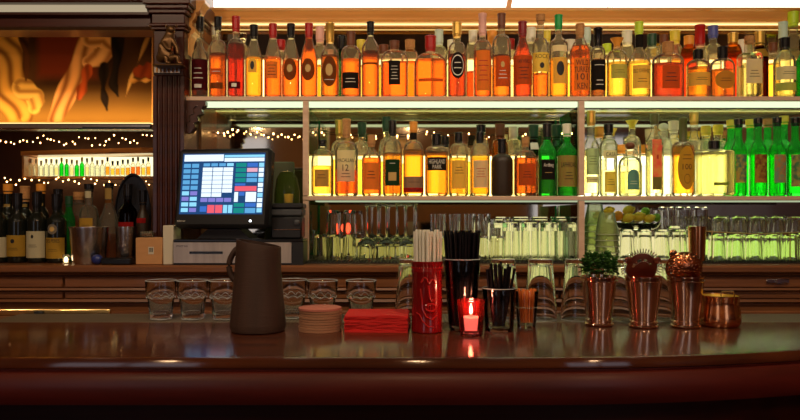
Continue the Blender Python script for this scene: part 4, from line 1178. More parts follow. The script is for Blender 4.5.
# copper tin among the right glasses
tag(MB().lathe([(0, 0), (.026, 0), (.029, .115), (.0285, .115), (.0255, .004), (0, .004)], 28).build('shaker_tin', copper, loc=(X(697, 2.43) + .0, 2.43, ZG + EPS)), 'copper shaker tin behind the perforated strainer', 'shaker tin')
# thin wire rail above the right glasses
t = thing('glass_rail', 'thin curved wire rail in front of the glasses by the right edge', 'rail', (0, 2.445, ZG + EPS))
zr = Z(231, 2.445) - ZG
MB().tube([(X(700 + 12 * i, 2.445), .0 - .004 * math.sin(i * .3), zr - .010 * math.sin(PI * i / 10)) for i in range(11)], .0022, 8).build('rail', brass, t)
for px in (712, 790): MB().tube([(X(px, 2.445), 0, 0), (X(px, 2.445), 0, zr - .004)], .002, 8).build('upright', brass, t)

# fruit bowl on a pedestal
d = 2.70
xb0 = X(636, d)
zbw = Z(229, d)
t = thing('fruit_bowl', 'glass pedestal bowl of citrus fruit under the lower shelf', 'bowl', (xb0, d, ZG + EPS))
hb = zbw - ZG
MB().lathe([(0, 0), (.045, 0), (.045, .004), (.010, .012), (.008, hb - .02), (.016, hb - .006), (.060, hb - .004), (.080, hb + .006), (.090, hb + .022), (.088, hb + .022), (.078, hb + .009), (.058, hb), (0, hb)], 32).build('bowl', G['plain'], t)
def fruit(nm, px, py, r, mat, lab, lemon=False, dy=0.):
    dd = d + dy
    t = thing(nm, lab, 'fruit', (X(px, dd), dd, Z(py, dd)), 0, 'citrus fruit in the glass bowl')
    pr = []
    for i in range(15):
        a = PI * i / 14
        rr = r * math.sin(a); z = -r * math.cos(a)
        if lemon: z *= 1.22; z += (.004 if a > 2.9 else 0)
        pr.append((rr if 0 < i < 14 else 0, z))
    MB().lathe(pr, 20, M=Matrix.Rotation(1.2 if lemon else .3, 4, 'Y')).build('skin', mat, t)
    MB().ball(.003, (.0, -r * .3, r * .95), (1, 1, .5), 8, 4).build('stem_end', CAP['olive'], t)


cit = lambda n_, c, c2: principled(n_, c, .45, noise=((180, 180, 180), c2, 2, .3), bump=((500, 500, 500), .15))
orange_m = cit('orange_peel', (.85, .28, .015), (.80, .24, .012)); lemon_m = cit('lemon_peel', (.78, .52, .04), (.72, .46, .03)); lime_m = cit('lime_peel', (.22, .42, .03), (.17, .34, .025))
fruit('orange', 618, 216, .0195, orange_m, 'orange at the left end of the glass fruit bowl')
fruit('lemon', 628.5, 218, .0175, lemon_m, 'front lemon beside the orange in the glass bowl', True, -.03)
fruit('lemon', 628.5, 210.5, .0185, lemon_m, 'lemon on top of the citrus pile in the glass bowl', True, .012)
fruit('lemon', 639, 217, .0185, lemon_m, 'pale lemon in the middle of the glass fruit bowl', True)
fruit('lime', 645.5, 211.5, .0165, lime_m, 'lime at the top right of the citrus pile', False, .03)
fruit('lemon', 649.5, 218.5, .0165, lemon_m, 'small lemon right of the middle in the glass bowl', True, -.012)
fruit('lime', 656.5, 217.5, .0160, lime_m, 'lime at the right end of the glass fruit bowl', False, .012)

# ------------------------------------------------------------------ till
t = thing('till_monitor', 'black touch screen till monitor showing a grid of coloured buttons', 'monitor', (X(223.5, 2.355), 2.355, ZC + .0855), math.radians(-9))
t.scale = (1.085, 1.085, 1.06)
t.rotation_euler[0] = 0
TM = Matrix.Translation((0, 0, .156)) @ Matrix.Rotation(math.radians(-9), 4, 'X')
w2, h2 = .148, .124
MB().box(-w2, w2, -.012, .032, -h2, h2, TM, bev=.010).build('casing', black_pl, t)
MB().box(-w2 * .7, w2 * .7, .032, .06, -h2 * .7, h2 * .6, TM, bev=.015).build('rear_housing', black_pl, t)
scr = [('bg', (.015, .055, .16)), ('white', (.75, .88, 1.)), ('lb', (.10, .34, .62)), ('blue', (.04, .14, .50)), ('red', (.75, .10, .14)), ('green', (.01, .22, .20)), ('purple', (.20, .18, .55)), ('cyan', (.25, .62, .85)), ('pink', (.70, .35, .45))]
smats = [emit('screen_' + n_, c, 1.15) for n_, c in scr]
si = {n_: i for i, (n_, c) in enumerate(scr)}
b = MB()
sw, sh = .131, .0955
def sq(u0, u1, v0, v1, c, lay=1):
    """0..1 from the upper left of the screen"""
    x0, x1 = -sw + 2 * sw * u0, -sw + 2 * sw * u1
    z0, z1 = sh - 2 * sh * v1 + .012, sh - 2 * sh * v0 + .012
    yy = -.0122 - .0002 * lay
    b.add([(x0, yy, z0), (x1, yy, z0), (x1, yy, z1), (x0, yy, z1)], [(0, 1, 2, 3)], TM, si[c])


sq(0, 1, 0, 1, 'bg', 0)
sq(.02, .5, .02, .13, 'white'); sq(.51, .99, .03, .07, 'cyan'); sq(.51, .99, .08, .14, 'white')
for r_ in range(9):
    for c_ in range(2):
        sq(.02 + c_ * .10, .105 + c_ * .10, .17 + r_ * .091, .235 + r_ * .091, 'lb' if r_ < 5 else ('cyan' if (r_ + c_) % 3 else 'purple'))
for c_ in range(4): sq(.26 + c_ * .095, .34 + c_ * .095, .165, .215, 'lb' if c_ < 3 else 'cyan')
for r_ in range(7):
    for c_ in range(3):
        if r_ == 6 and c_ == 2: continue
        sq(.255 + c_ * .125, .372 + c_ * .125, .235 + r_ * .070, .298 + r_ * .070, 'white')
for c_ in range(4): sq(.25 + c_ * .095, .335 + c_ * .095, .735, .80, 'purple')
sq(.25, .33, .87, .96, 'blue'); sq(.34, .425, .85, .98, 'red'); sq(.435, .52, .85, .98, 'red'); sq(.53, .58, .85, .98, 'cyan'); sq(.59, .64, .85, .98, 'cyan')
for r_ in range(4):
    sq(.655, .78, .165 + r_ * .083, .23 + r_ * .083, 'green')
    sq(.79, .915, .165 + r_ * .083, .23 + r_ * .083, ('blue', 'pink', 'lb', 'lb')[r_])
sq(.655, .78, .50, .535, 'blue'); sq(.655, .915, .545, .625, 'red')
sq(.655, .70, .64, .80, 'white'); sq(.71, .775, .64, .70, 'blue'); sq(.79, .915, .64, .80, 'white')
sq(.655, .78, .82, .88, 'green'); sq(.79, .915, .82, .88, 'blue'); sq(.655, .78, .90, .98, 'green'); sq(.79, .915, .90, .98, 'lb')
for r_ in range(10): sq(.93, .99, .165 + r_ * .082, .232 + r_ * .082, 'white' if r_ % 3 else 'cyan')
b.build('screen', smats, t, smooth=False, fix=False)
flat_text('brand_lettering', 'micros', .026, .006, ink_w, t, TM @ Matrix.Translation((-.122, -.0128, -.104)))
MB().ball(.0035, (.095, -.0125, -.104), (1, .4, 1), 10, 6, M=TM).build('power_light', led_dot, t)
MB().prism([(-.085, 0), (.085, 0), (.05, .03), (-.05, .03)], .0, .07, 'y').build('stand_foot', black_pl, t, smooth=False)
MB().box(-.04, .04, -.0, .03, .0305, .05, bev=.005).build('stand_neck', black_pl, t)

db = 2.345
t = thing('cash_drawer', 'metal fronted till base with narrow slot under the touch screen', 'till base', (X(232.5, db), db, ZC + EPS))
wd = S(119, db) / 2
hd = .084
MB().box(-wd, X(303, db) - X(232.5, db), .004, .118, 0, hd - .009).build('body', black_pl, t, smooth=False)
MB().box(-wd, X(303, db) - X(232.5, db), .0, .118, hd - .0088, hd - .001, bev=.002).build('lid', black_gl, t)
f = MB().box(-wd + .002, wd - .002, -.002, .0035, .006, hd - .011).build('front_plate', brushed, t, smooth=False)
MB().box(-wd * .72, -wd * .16, -.0035, -.0021, .036, .044).build('slot', black_gl, f, smooth=False)
flat_text('brand_lettering', 'micros', .036, .008, ink, f, Matrix.Translation((-wd + .030, -.0026, .062)))

t = thing('receipt_printer', 'black receipt printer on the till base behind the screen', 'printer', (X(286, 2.375), 2.375, ZC + hd))
MB().box(-.052, .052, .0, .085, 0, .075, bev=.006).build('body', black_pl, t)
MB().box(-.054, .054, -.004, .086, .0755, .100, bev=.005).build('lid', grey_pl, t)
MB().box(-.058, .056, -.008, .088, .1005, .118, bev=.004).build('tray', black_pl, t)
MB().box(-.04, .048, -.002, -.0002, .03, .032).build('paper_slot', chrome, t, smooth=False)
MB().lathe([(0, 0), (.009, 0), (.009, .006), (.006, .008), (0, .008)], 18, M=Matrix.Translation((.036, -.0005, .055)) @ Matrix.Rotation(PI / 2, 4, 'X')).build('dial', grey_pl, t)
zp = ZC + hd + .1182 + EPS
t = thing('glass_cloche', 'dark green rounded glass shade standing on the receipt printer', 'glass shade', (X(287, 2.425), 2.425, zp))
MB().lathe([(.043, 0), (.042, .04), (.034, .085), (.022, .105), (0, .110)], 28, ry=.5).build('shade', G['cloche'], t)
t = thing('votive_holder', 'small ribbed yellow glass votive on the printer before the green shade', 'votive', (X(288.5, 2.384), 2.384, zp))
MB().lathe([(0, 0), (.014, 0), (.016, .030), (.0145, .030), (.0125, .004), (0, .004)], 24, fac=lambda z: (12, .8)).build('holder', thin_glass('votive_yellow', (.9, .75, .2), .5, (.9, .75, .2)), t)
MB().lathe([(0, .005), (.011, .005), (.0115, .016), (0, .016)], 20).build('wax', CAP['yellow'], t)
t = thing('display_panel', 'flat olive panel standing behind the green shade above the printer', 'panel', (X(281, 2.60), 2.60, ZC + EPS))
MB().box(-.06, .048, 0, .012, 0, .355, bev=.004).build('panel', principled('olive_panel', (.055, .060, .028), .5), t)
MB().box(-.06, .048, .0125, .05, 0, .012).build('foot', black_pl, t, smooth=False)
t = thing('votive_holder', 'small gold glass votive standing right of the till base', 'votive', (X(300, 2.40), 2.40, ZC + EPS))
MB().lathe([(0, 0), (.010, 0), (.011, .004), (.004, .012), (.012, .026), (.016, .046), (.0145, .046), (.0105, .028), (0, .018)], 22).build('holder', thin_glass('votive_gold', (.9, .65, .25), .35, (.9, .6, .2)), t)

# ------------------------------------------------------------------ left end of the counter
ZW = ZC + EPS
def wine(cx, ty, lab, d, labels, capc='black', g='wine bottles on the back counter', ch=13):
    bottle((cx, 19.5 if d < 2.5 else 15.5, ty, ty + (262 - ty) * .42, ty + (262 - ty) * .27, 's', 7.5, (capc, ch), 'wine', None, 230, labels, lab), d, ZW, 'wine_bottle', g, 24)


wine(-1.5, 193, 'dark wine bottle with pale label cut by the left edge of the photo', 2.46, [(237, 257, 1, 'cream', LN(2, 'k', 0, (.6, .1)))])
wine(17.5, 193, 'dark wine bottle with golden label, second from the left edge', 2.46, [(235, 256, .95, 'gold', DI('k', .45, (.22, .2)), LN(2, 'k', -.3, (.6, .08)))])
wine(37, 192, 'dark wine bottle with large cream label showing a small crest', 2.46, [(231, 257.5, .95, 'cream', DI('k', .6, (.14, .14)), LN(2, 'k', -.1, (.5, .07)))])
wine(56.5, 194, 'dark wine bottle with gold label and round neck emblem by the green bottle', 2.46, [(224, 234, .5, 'grey', 'oval', DI('g', 0, (.5, .5))), (237.5, 258, .95, 'gold', T('DES PERES', 'k', .7, (.8, .17)), LN(2, 'k', -.2, (.6, .08)))])
wine(8, 184, 'rear wine bottle with orange capsule nearest the left edge', 2.56, [(204, 207, .5, 'tan')], 'orange', ch=7)
wine(25, 186, 'rear wine bottle with tan capsule behind the golden label', 2.56, [(204, 207, .5, 'tan')], 'cork')
wine(41, 184, 'rear wine bottle with orange capsule behind the cream label', 2.56, [(203, 206, .5, 'tan')], 'orange', ch=7)
wine(58, 189, 'rear wine bottle with black capsule and tan neck band', 2.56, [(202, 205, .5, 'tan')])
bottle((69, 12, 196, 222, 208, 's', 6, ('dkgreen', 8), 'green', 'green', 214, [], 'bright green bottle between wine bottles and metal bucket'), 2.54, ZW, group='spirits on the left counter', seg=20)
bottle((79, 20, 192, 212, 203, 'q', 9, ('cork', 5), 'clear', 'gold', 216, [(222, 240, .8, 'brown', DI('g', 0, (.4, .4)))], 'squat golden bottle with cork behind the metal bucket'), 2.60, ZW, group='spirits on the left counter')
bottle((89, 19, 184, 218, 205, 'q', 7.5, ('black', 5), 'clear', 'yellow', 232, [(187, 198, .38, 'cream'), (218, 234, .75, 'gold', LN(2, 'k', 0, (.6, .12)))], 'clear bottle with white neck label and gold label over the bucket'), 2.535, ZW, group='spirits on the left counter')
bottle((109, 20, 183, 222, 204, 'cone', 7.5, ('black', 3), 'clear', 'gold', 234, [(186, 199, .38, 'tan'), (200, 203, .38, 'brown')], 'clear bottle with beige neck label between the two metal tins'), 2.535, ZW, group='spirits on the left counter')
bottle((128, 19, 184, 214, 202, 's', 7, ('black', 12), 'brown', 'brown', 215, [(222, 234, .9, 'red', LN(1, 'w', 0, (.6, .3)))], 'dark brown bottle with red label behind the small metal tin'), 2.535, ZW, group='spirits on the left counter')
bottle((143, 14, 190, 222, 208, 's', 6, ('black', 12), 'black', None, 215, [(218, 223, .7, 'red')], 'slim black bottle with red mark beside the pillar'), 2.535, ZW, group='spirits on the left counter')
t = thing('serving_tray', 'round black serving tray standing upright behind the dark bottles', 'tray', (X(134, 2.68), 2.68, ZW))
MB().lathe([(0, 0), (.10, 0), (.105, .012), (.10, .012), (.097, .004), (0, .004)], 40, M=Matrix.Translation((0, 0, .160)) @ Matrix.Diagonal((.65, 1, 1.5, 1)) @ Matrix.Rotation(PI / 2, 4, 'X')).build('tray', black_gl, t)
# metal bucket and tin
db2 = 2.42
tag(MB().lathe([(0, 0), (.050, 0), (.052, .004), (.062, .118), (.0645, .119), (.0645, .123), (.060, .122), (.050, .006), (0, .006)], 36).build('ice_bucket', steel, loc=(X(89, db2), db2, ZW)), 'wide polished metal bucket standing before the left bottles', 'bucket')
tag(MB().lathe([(0, 0), (.030, 0), (.032, .004), (.0355, .118), (.038, .119), (.038, .123), (.034, .122), (.030, .006), (0, .006)], 32).build('metal_tin', steel, loc=(X(126.5, 2.455), 2.455, ZW)), 'smaller polished metal tin left of the cardboard box', 'tin')
t = thing('bar_tray', 'flat black tray with blue knob lying before the metal tin', 'tray', (X(120, 2.37), 2.37, ZW))
MB().box(-.055, .045, -.025, .03, 0, .022, bev=.004).build('plate', black_gl, t)
MB().ball(.019, (-.073, -.005, .0165), (1, .8, .86), 16, 10).build('knob', principled('blue_gloss', (.02, .03, .16), .3), t)
t = thing('votive_holder', 'tiny lit glass votive between the wine bottles and bucket', 'votive', (X(66, 2.41), 2.41, ZW))
MB().lathe([(0, 0), (.009, 0), (.011, .03), (.0095, .03), (.008, .004), (0, .004)], 18).build('holder', G['clear'], t)
MB().lathe([(0, .005), (.0045, .005), (.005, .016), (.002, .022), (0, .024)], 12).build('flame', emit('small_flame', (1, .75, .45), 9), t)
dc = 2.36
t = thing('cardboard_box', 'small brown cardboard box with barcode sticker', 'box', (X(149, dc), dc, ZW))
hw = S(27, dc) / 2; hc = .088
MB().box(-hw, hw, 0, .07, 0, hc, bev=.002).build('carton', cardboard, t)
s_ = MB().box(-.002, .016, -.0012, -.0004, .034, .058).build('sticker', white_m, t, smooth=False)
b = MB()
for k, wv in enumerate((2, 1, 3, 1, 2, 1, 2, 3, 1)): b.box(.0005 + k * .0015, .0005 + k * .0015 + wv * .00042, -.0016, -.0013, .041, .055)
b.build('barcode', ink, s_, smooth=False)
t = thing('jar', 'small glass jar with dark contents on the cardboard box', 'jar', (X(147, 2.40), 2.40, ZW + hc + EPS))
MB().lathe([(0, 0), (.02, 0), (.022, .004), (.022, .016), (.019, .019), (.017, .019), (.02, .015), (.02, .004), (0, .002)], 20).build('jar_glass', G['clear'], t)
MB().lathe([(0, .005), (.019, .005), (.019, .012), (0, .012)], 18).build('contents', CAP['brown'], t)
tag(MB().box(-.017, .017, 0, .12, 0, .128, bev=.002).build('menu_stand', white_m, loc=(X(168, 2.355), 2.355, ZW)), 'cream upright card box between cardboard box and till base', 'card box')


# ------------------------------------------------------------------ front bar
ZB = 1.07
def DBAR(py): return (CZ - ZB) * F / (py - HY)
def edge(x): return 1.462 + (.075 * ((x - .28) / .55) ** 2 if .28 < x < .95 else (.1113 + .1 * (x - .95) if x >= .95 else 0.))


YBK = 1.945
xs_ = [-2.0 + .05 * i for i in range(81)]
prof = [('a', YBK, 0), ('r', .012, 0), ('r', .004, -.0015), ('r', 0, -.007), ('r', 0, -.022), ('r', .006, -.0245), ('r', .006, -.028), ('r', -.004, -.031), ('r', -.011, -.045), ('r', -.012, -.078), ('r', -.006, -.094), ('r', .012, -.101), ('r', .05, -.101), ('a', YBK, -.101)]
def strip(prof, name, mat, parent):
    b = MB(); vs = []; n_ = len(prof)
    for x in xs_:
        e = edge(x)
        for k, o_, z in prof: vs.append((x, o_ if k == 'a' else e + o_, ZB + z))
    fs = []
    for i in range(len(xs_) - 1):
        for k in range(n_):
            k2 = (k + 1) % n_
            fs.append((i * n_ + k, i * n_ + k2, (i + 1) * n_ + k2, (i + 1) * n_ + k))
    fs.append(tuple(range(n_))); fs.append(tuple(range((len(xs_) - 1) * n_, len(xs_) * n_)))
    b.add(vs, fs)
    return b.build(name, mat, parent, ang=40)


t = thing('bar_counter', 'long glossy dark red wooden bar across the front of the photo', 'bar', (0, 0, 0))
strip(prof[:5] + [('r', .03, -.022), ('a', YBK, -.022)], 'bar_top', wood_bar, t)
strip([('r', .03, -.0225)] + prof[5:11] + [('r', .02, -.101), ('r', .05, -.101), ('r', .05, -.0225)], 'edge_moulding', wood_front, t)
strip([('r', .12, -.0228), ('r', .12, -1.07), ('r', .15, -1.07), ('r', .15, -.0228)], 'front_panel', wood_dark, t)
# service mat
m, nt, out = new_mat('bar_mat')
pp = nt.nodes.new('ShaderNodeBsdfPrincipled'); pp.inputs['Roughness'].default_value = .5
tc = nt.nodes.new('ShaderNodeTexCoord'); mp = nt.nodes.new('ShaderNodeMapping'); mp.inputs['Rotation'].default_value = (0, 0, PI / 4); mp.inputs['Scale'].default_value = (150, 150, 150)
ck = nt.nodes.new('ShaderNodeTexChecker'); ck.inputs['Scale'].default_value = 1.
ck.inputs[1].default_value = (.20, .15, .09, 1); ck.inputs[2].default_value = (.05, .04, .028, 1)
nt.links.new(tc.outputs['Object'], mp.inputs[0]); nt.links.new(mp.outputs[0], ck.inputs[0]); nt.links.new(ck.outputs[0], pp.inputs['Base Color']); nt.links.new(pp.outputs[0], out.inputs[0])
t = thing('service_mat', 'long textured bar mat along the back of the bar', 'mat', (0, 1.95, ZB - .012))
MB().box(-1.115, 1.7, -.002, .168, .006, .0118, bev=.002).build('mat_surface', m, t)
MB().box(-1.9, 1.9, -.003, .168, -.02, .0055).build('bar_rail_board', wood_mid, t, smooth=False)
t = thing('bar_edge_rail', 'thin steel edge rail along the bartender side of the bar', 'rail', (0, 2.128, ZB - .02))
MB().box(-1.9, X(110, 2.13), 0, .012, 0, .032, bev=.003).build('rail', brass, t)
MB().box(X(112, 2.13), 1.9, 0, .012, 0, .026, bev=.003).build('rail', wood_mid, t)
MB().box(X(35, 2.13), X(44, 2.13), -.007, -.0008, .014, .026, bev=.002).build('bracket', black_pl, t)

e_ = .0004
# rocks glasses along the service mat
def rocks_bm():
    h = .108
    outp = [(0, 0), (.026, 0), (.0335, .004)]
    for k in range(1, 7): outp.append((.0335 + .0065 * k / 6, .004 + .056 * k / 6))
    outp += [(.0418, .062), (.0432, .066), (.0445, .085), (.0462, h - .001), (.0458, h), (.0448, h), (.0436, h - .003), (.0415, .070), (.037, .058), (.0315, .020), (.028, .016), (0, .015)]
    return MB().lathe(outp, 40, fac=lambda z: (10, 1. if .002 < z < .0605 else (.5 if z < .063 else 0.)))
o0 = None
for i, (px, side) in enumerate(((161, 'leftmost clear rocks glass at the left of the row behind the brown pitcher'), (192.5, 'second clear rocks glass from the left on the bar mat'), (224, 'clear rocks glass partly hidden by the left side of the brown pitcher'),
                                (292, 'clear rocks glass between brown pitcher and coaster stack'), (322.5, 'clear rocks glass directly behind the coaster stack'), (361, 'clear rocks glass behind the red napkins'))):
    d = 2.0 if i != 3 else 2.025
    if o0 is None:
        o = o0 = rocks_bm().build('rocks_glass', real_glass)
        MB().tube([(.0455 * math.cos(2 * PI * i / 48), .0455 * math.sin(2 * PI * i / 48), .1080) for i in range(48)], .0010, 6, True).build('rim', RIM_GLINT, o)  # rim, moulded ridge and base traced in highlight colour
        MB().tube([(.0424 * math.cos(2 * PI * i / 80), .0424 * math.sin(2 * PI * i / 80), .0600 + .0065 * abs(math.sin(PI * i / 8))) for i in range(80)], .0008, 6, True).build('scalloped_ridge_glint', RIM_GLINT, o)
        MB().tube([(.0318 * math.cos(2 * PI * i / 40), .0318 * math.sin(2 * PI * i / 40), .0030) for i in range(40)], .0012, 6, True).build('base_glint', RIM_GLINT, o)
    else: o = dup(o0, (0, 0, 0))
    o.location = (X(px, d), d, ZB + e_); o.rotation_euler[2] = i * .7; o.scale = (.93, .93, 1)
    tag(o, side, 'glass', 'rocks glasses on the bar mat')


def pint_bm():
    h = .168
    pr = [(.0460, 0), (.0470, .002), (.0462, .012), (.0335, h - .008), (.0315, h - .001), (.029, h), (0, h), ]
    inn = [(0, h - .016), (.027, h - .017), (.0300, h - .022), (.0432, .010), (.0446, 0)]
    return MB().lathe(pr, 40).lathe(inn[::1], 40)


def pint2():
    h = .168
    pr = [(0, h - .016), (.027, h - .017), (.0300, h - .022), (.0428, .012), (.0446, .0008), (.0455, 0), (.0468, .0012), (.0462, .012), (.0335, h - .008), (.0315, h - .0015), (.029, h), (0, h)]
    return MB().lathe(pr, 40)


o0 = None
for i, (px, side) in enumerate(((411, 'upside-down pint glass behind the red tiki glass'), (503, 'upside-down pint glass behind the black stirrer glass'), (540.5, 'upside-down pint glass right behind the orange stick glass'), (577.5, 'upside-down pint glass behind the mint cup'),
                                (617, 'upside-down pint glass seen between mint cup and plate strainer cup'), (658, 'upside-down pint glass seen between the two strainer cups'))):
    d = 1.998
    if o0 is None:
        o = o0 = pint2().build('pint_glass', pint_glass_m)
        MB().tube([(.0312 * math.cos(2 * PI * i / 40), .0312 * math.sin(2 * PI * i / 40), .1670) for i in range(40)], .0011, 6, True).build('base_glint', RIM_GLINT, o)  # highlights on base and rim drawn as pale rings
        MB().tube([(.0460 * math.cos(2 * PI * i / 48), .0460 * math.sin(2 * PI * i / 48), .0014) for i in range(48)], .0010, 6, True).build('rim', RIM_GLINT, o)
    else: o = dup(o0, (0, 0, 0))
    o.location = (X(px, d), d, ZB + e_)
    tag(o, side, 'glass', 'upside-down pint glasses on the bar mat')

# brown pitcher
d = DBAR(331)
d = 1.80
t = thing('pitcher', 'matte brown ceramic pitcher with slanted rim on the bar', 'pitcher', (X(258, d), d, ZB + e_))
H = Z(243, d) - ZB
pr = [(0, 0), (.060, 0), (.066, .003), (.0685, .012), (.0690, .022), (.0665, .05), (.062, .10), (.0575, .15), (.054, .20), (.0525, H - .004), (.0515, H), (.0495, H), (.050, H - .006), (.056, .12), (.062, .03), (.05, .010), (0, .008)]
b = MB().lathe(pr, 48)
b.v = [(x * (1 + .10 * max(0, min(1, (z - .17) / .05)) * (1 if x > 0 else .2)), y, z + (-.010 * (x / .05) + .0 if z > H - .03 else 0) * min(1, max(0, (z - (H - .03)) / .03))) for (x, y, z) in b.v]
b.build('body', clay, t)
MB().tube([(-.050 - .021 * math.sin(PI * i / 14) ** .7 - .008 * (i / 14), .012, .208 - .085 * i / 14) for i in range(15)], .0075, 12).build('handle', clay, t)
# coasters
d = 1.757
n_ = 9; hcs = .0066
o0 = None
for i in range(n_):
    if o0 is None or i == n_ - 1:
        b = MB().lathe([(0, 0), (.0525, 0), (.0535, .0006), (.0535, hcs - .0012), (.0525, hcs - .0006), (0, hcs - .0006)], 44)
        o = b.build('coaster', coaster_m if i < n_ - 1 else coaster_t)
        o0 = o0 or o
    else:
        o = o0.copy(); C.objects.link(o)
    o.location = (X(318, d) + R.uniform(-.0014, .0014), d + .052 + R.uniform(-.001, .001), ZB + e_ + i * hcs)
    tag(o, 'pink topmost round coaster of the stack beside the pitcher' if i == n_ - 1 else ('round tan coaster, %s from the bottom of the stack beside the pitcher' % ORD[i]), 'coaster', 'stack of round coasters')
# napkins
def napkin_bm(k):
    b = MB(); vs = []; N = 14; hw = .078; th = .0029
    rr = random.Random(40 + k)
    ph = rr.uniform(0, 6)
    for s in (0, 1):
        for j in range(N + 1):
            for i in range(N + 1):
                u, v = -1 + 2 * i / N, -1 + 2 * j / N
                am = .0016 * (k / 12.)
                wv = am * (math.sin(u * 3.2 + .4) * .8 + math.sin(u * 6 + v) * .35) * (.6 - v * .4)
                fr = .0012 * math.sin(u * 8 + ph) if abs(v) == 1 else 0
                vs.append((u * hw, v * hw * .86 + fr, s * th + wv))
    M_ = (N + 1) ** 2; fs = []
    for j in range(N):
        for i in range(N):
            a = j * (N + 1) + i
            fs.append((a, a + N + 1, a + N + 2, a + 1)); fs.append((M_ + a, M_ + a + 1, M_ + a + N + 2, M_ + a + N + 1))
    for i in range(N):
        for (a, c_) in ((i, i + 1), (N * (N + 1) + i + 1, N * (N + 1) + i)): fs.append((a, c_, M_ + c_, M_ + a))
        a, c_ = (i + 1) * (N + 1), i * (N + 1); fs.append((a, c_, M_ + c_, M_ + a))
        a, c_ = i * (N + 1) + N, (i + 1) * (N + 1) + N; fs.append((a, c_, M_ + c_, M_ + a))
    return b.add(vs, fs)
ORD2 = ORD + ['thirteenth', 'fourteenth']
for k in range(13):
    o = napkin_bm(k).build('paper_napkin', red_nap, ang=60)
    o.location = (X(377, 1.76) + R.uniform(-.0022, .0022), 1.772 + .068 + R.uniform(-.0015, .0015), ZB + e_ + k * .00315 + .0004 * (k > 0) * k / 12)
    o.rotation_euler[2] = math.radians(-2.5 + R.uniform(-1.5, 1.5))
    tag(o, 'rumpled topmost red paper napkin of the stack beside the red tiki glass' if k == 12 else 'red paper napkin, %s from the bottom of the stack by the red tiki glass' % ORD2[k], 'napkin', 'stack of red paper napkins')


# ---- glasses of straws
def straws(nm, label, group, cx, d, zb, n_, rad, rs, h0, h1, mat, spread, seed, cat='straw', flat=False):
    rr = random.Random(seed)
    protos = []
    for k in range(3):
        h = h0 + (h1 - h0) * k / 2
        if flat: m_ = MB().box(-rs, rs, -rs * .6, rs * .6, 0, h)
        else: m_ = MB().lathe([(0, 0), (rs, 0), (rs, h), (rs * .72, h), (rs * .72, h - .02), (0, h - .02)], 9)
        protos.append(m_)
    objs = [None] * 3
    for i in range(n_):
        q = math.sqrt((i + .5) / n_) * rad; a = i * 2.39996
        k = rr.randrange(3)
        if objs[k] is None: o = objs[k] = protos[k].build(nm, mat)
        else: o = objs[k].copy(); C.objects.link(o)
        x, y = q * math.cos(a), q * math.sin(a)
        o.location = (cx + x, d + y, zb)
        tx, ty = spread * x / rad, spread * y / rad
        o.rotation_euler = (-ty + rr.uniform(-.01, .01), tx + rr.uniform(-.01, .01), a)
        o.rotation_euler = Matrix(((1, 0, 0), (0, 1, 0), (0, 0, 1))).to_euler()
        o.rotation_euler[0] = -ty; o.rotation_euler[1] = tx
        tag(o, label, cat, group)


# red tiki glass
d = 1.79
cx = X(427, d)
t = thing('tiki_glass', 'tall red carved tiki glass holding white straws', 'glass', (cx, d, ZB + e_))
ht = Z(261, d) - ZB
MB().lathe([(0, 0), (.036, 0), (.0385, .003), (.0385, .012), (.0375, .016), (.0375, ht - .030), (.0390, ht - .027), (.0390, ht - .022), (.0378, ht - .020), (.0378, ht - .012), (.0390, ht - .010), (.0395, ht - .001), (.0385, ht), (.0355, ht), (.0345, ht - .02), (.0340, .010), (0, .008)], 44).build('cup', tiki_red, t)
def relief(pts, r):
    P = []
    for (u, v) in pts:
        a = u / .0378
        P.append((.0378 * math.sin(a), -.0378 * math.cos(a), v))
    return MB().tube(P, r, 7)
rel = principled('tiki_relief', (.44, .016, .016), .14, coat=.5)
relief([(-.016 + .018 * i / 8, .125 + .012 * math.sin(PI * i / 8)) for i in range(9)], .0024).build('brow_relief', rel, t)
relief([(.004 + .016 * i / 8, .122 + .010 * math.sin(PI * i / 8)) for i in range(9)], .0024).build('brow_relief', rel, t)
relief([(.002, .118), (.0035, .10), (.006, .085), (.010, .078), (.014, .084)], .0030).build('nose_relief', rel, t)
relief([(-.002 + .013 * math.cos(2 * PI * i / 14) + .010, .064 + .009 * math.sin(2 * PI * i / 14)) for i in range(15)], .0024).build('mouth_relief', rel, t)
for i_ in range(4): relief([(.001 + .006 * i_, .058), (.001 + .006 * i_, .070)], .001).build('tooth_relief', rel, t)
relief([(-.018, .11), (-.014, .085), (-.013, .06), (-.004, .042), (.010, .034), (.024, .044)], .0021).build('cheek_relief', rel, t)
relief([(-.03, .05), (-.02, .046), (-.012, .03), (.0, .018), (.016, .016)], .0019).build('chin_relief', rel, t)
b = MB()
for i_ in range(34):
    a = 2 * PI * i_ / 34
    b.ball(.0016, (.0379 * math.sin(a), -.0379 * math.cos(a), ht - .016), (1, 1, 1.6), 6, 4)
b.build('bead_band', rel, t)
straws('drinking_straw', 'milky white drinking straw standing in the red tiki glass', 'white straws in the red tiki glass', cx, d, ZB + .0095, 38, .0305, .0036, Z(233, d) - ZB - .01, Z(229.5, d) - ZB - .01, straw_w, .022, 5)

def rim(parent, rr, z):  # pale ring painting the glint along a glass rim
    MB().tube([(rr * math.cos(2 * PI * i / 40), rr * math.sin(2 * PI * i / 40), z) for i in range(40)], .0009, 6, True).build('rim', RIM_GLINT, parent)


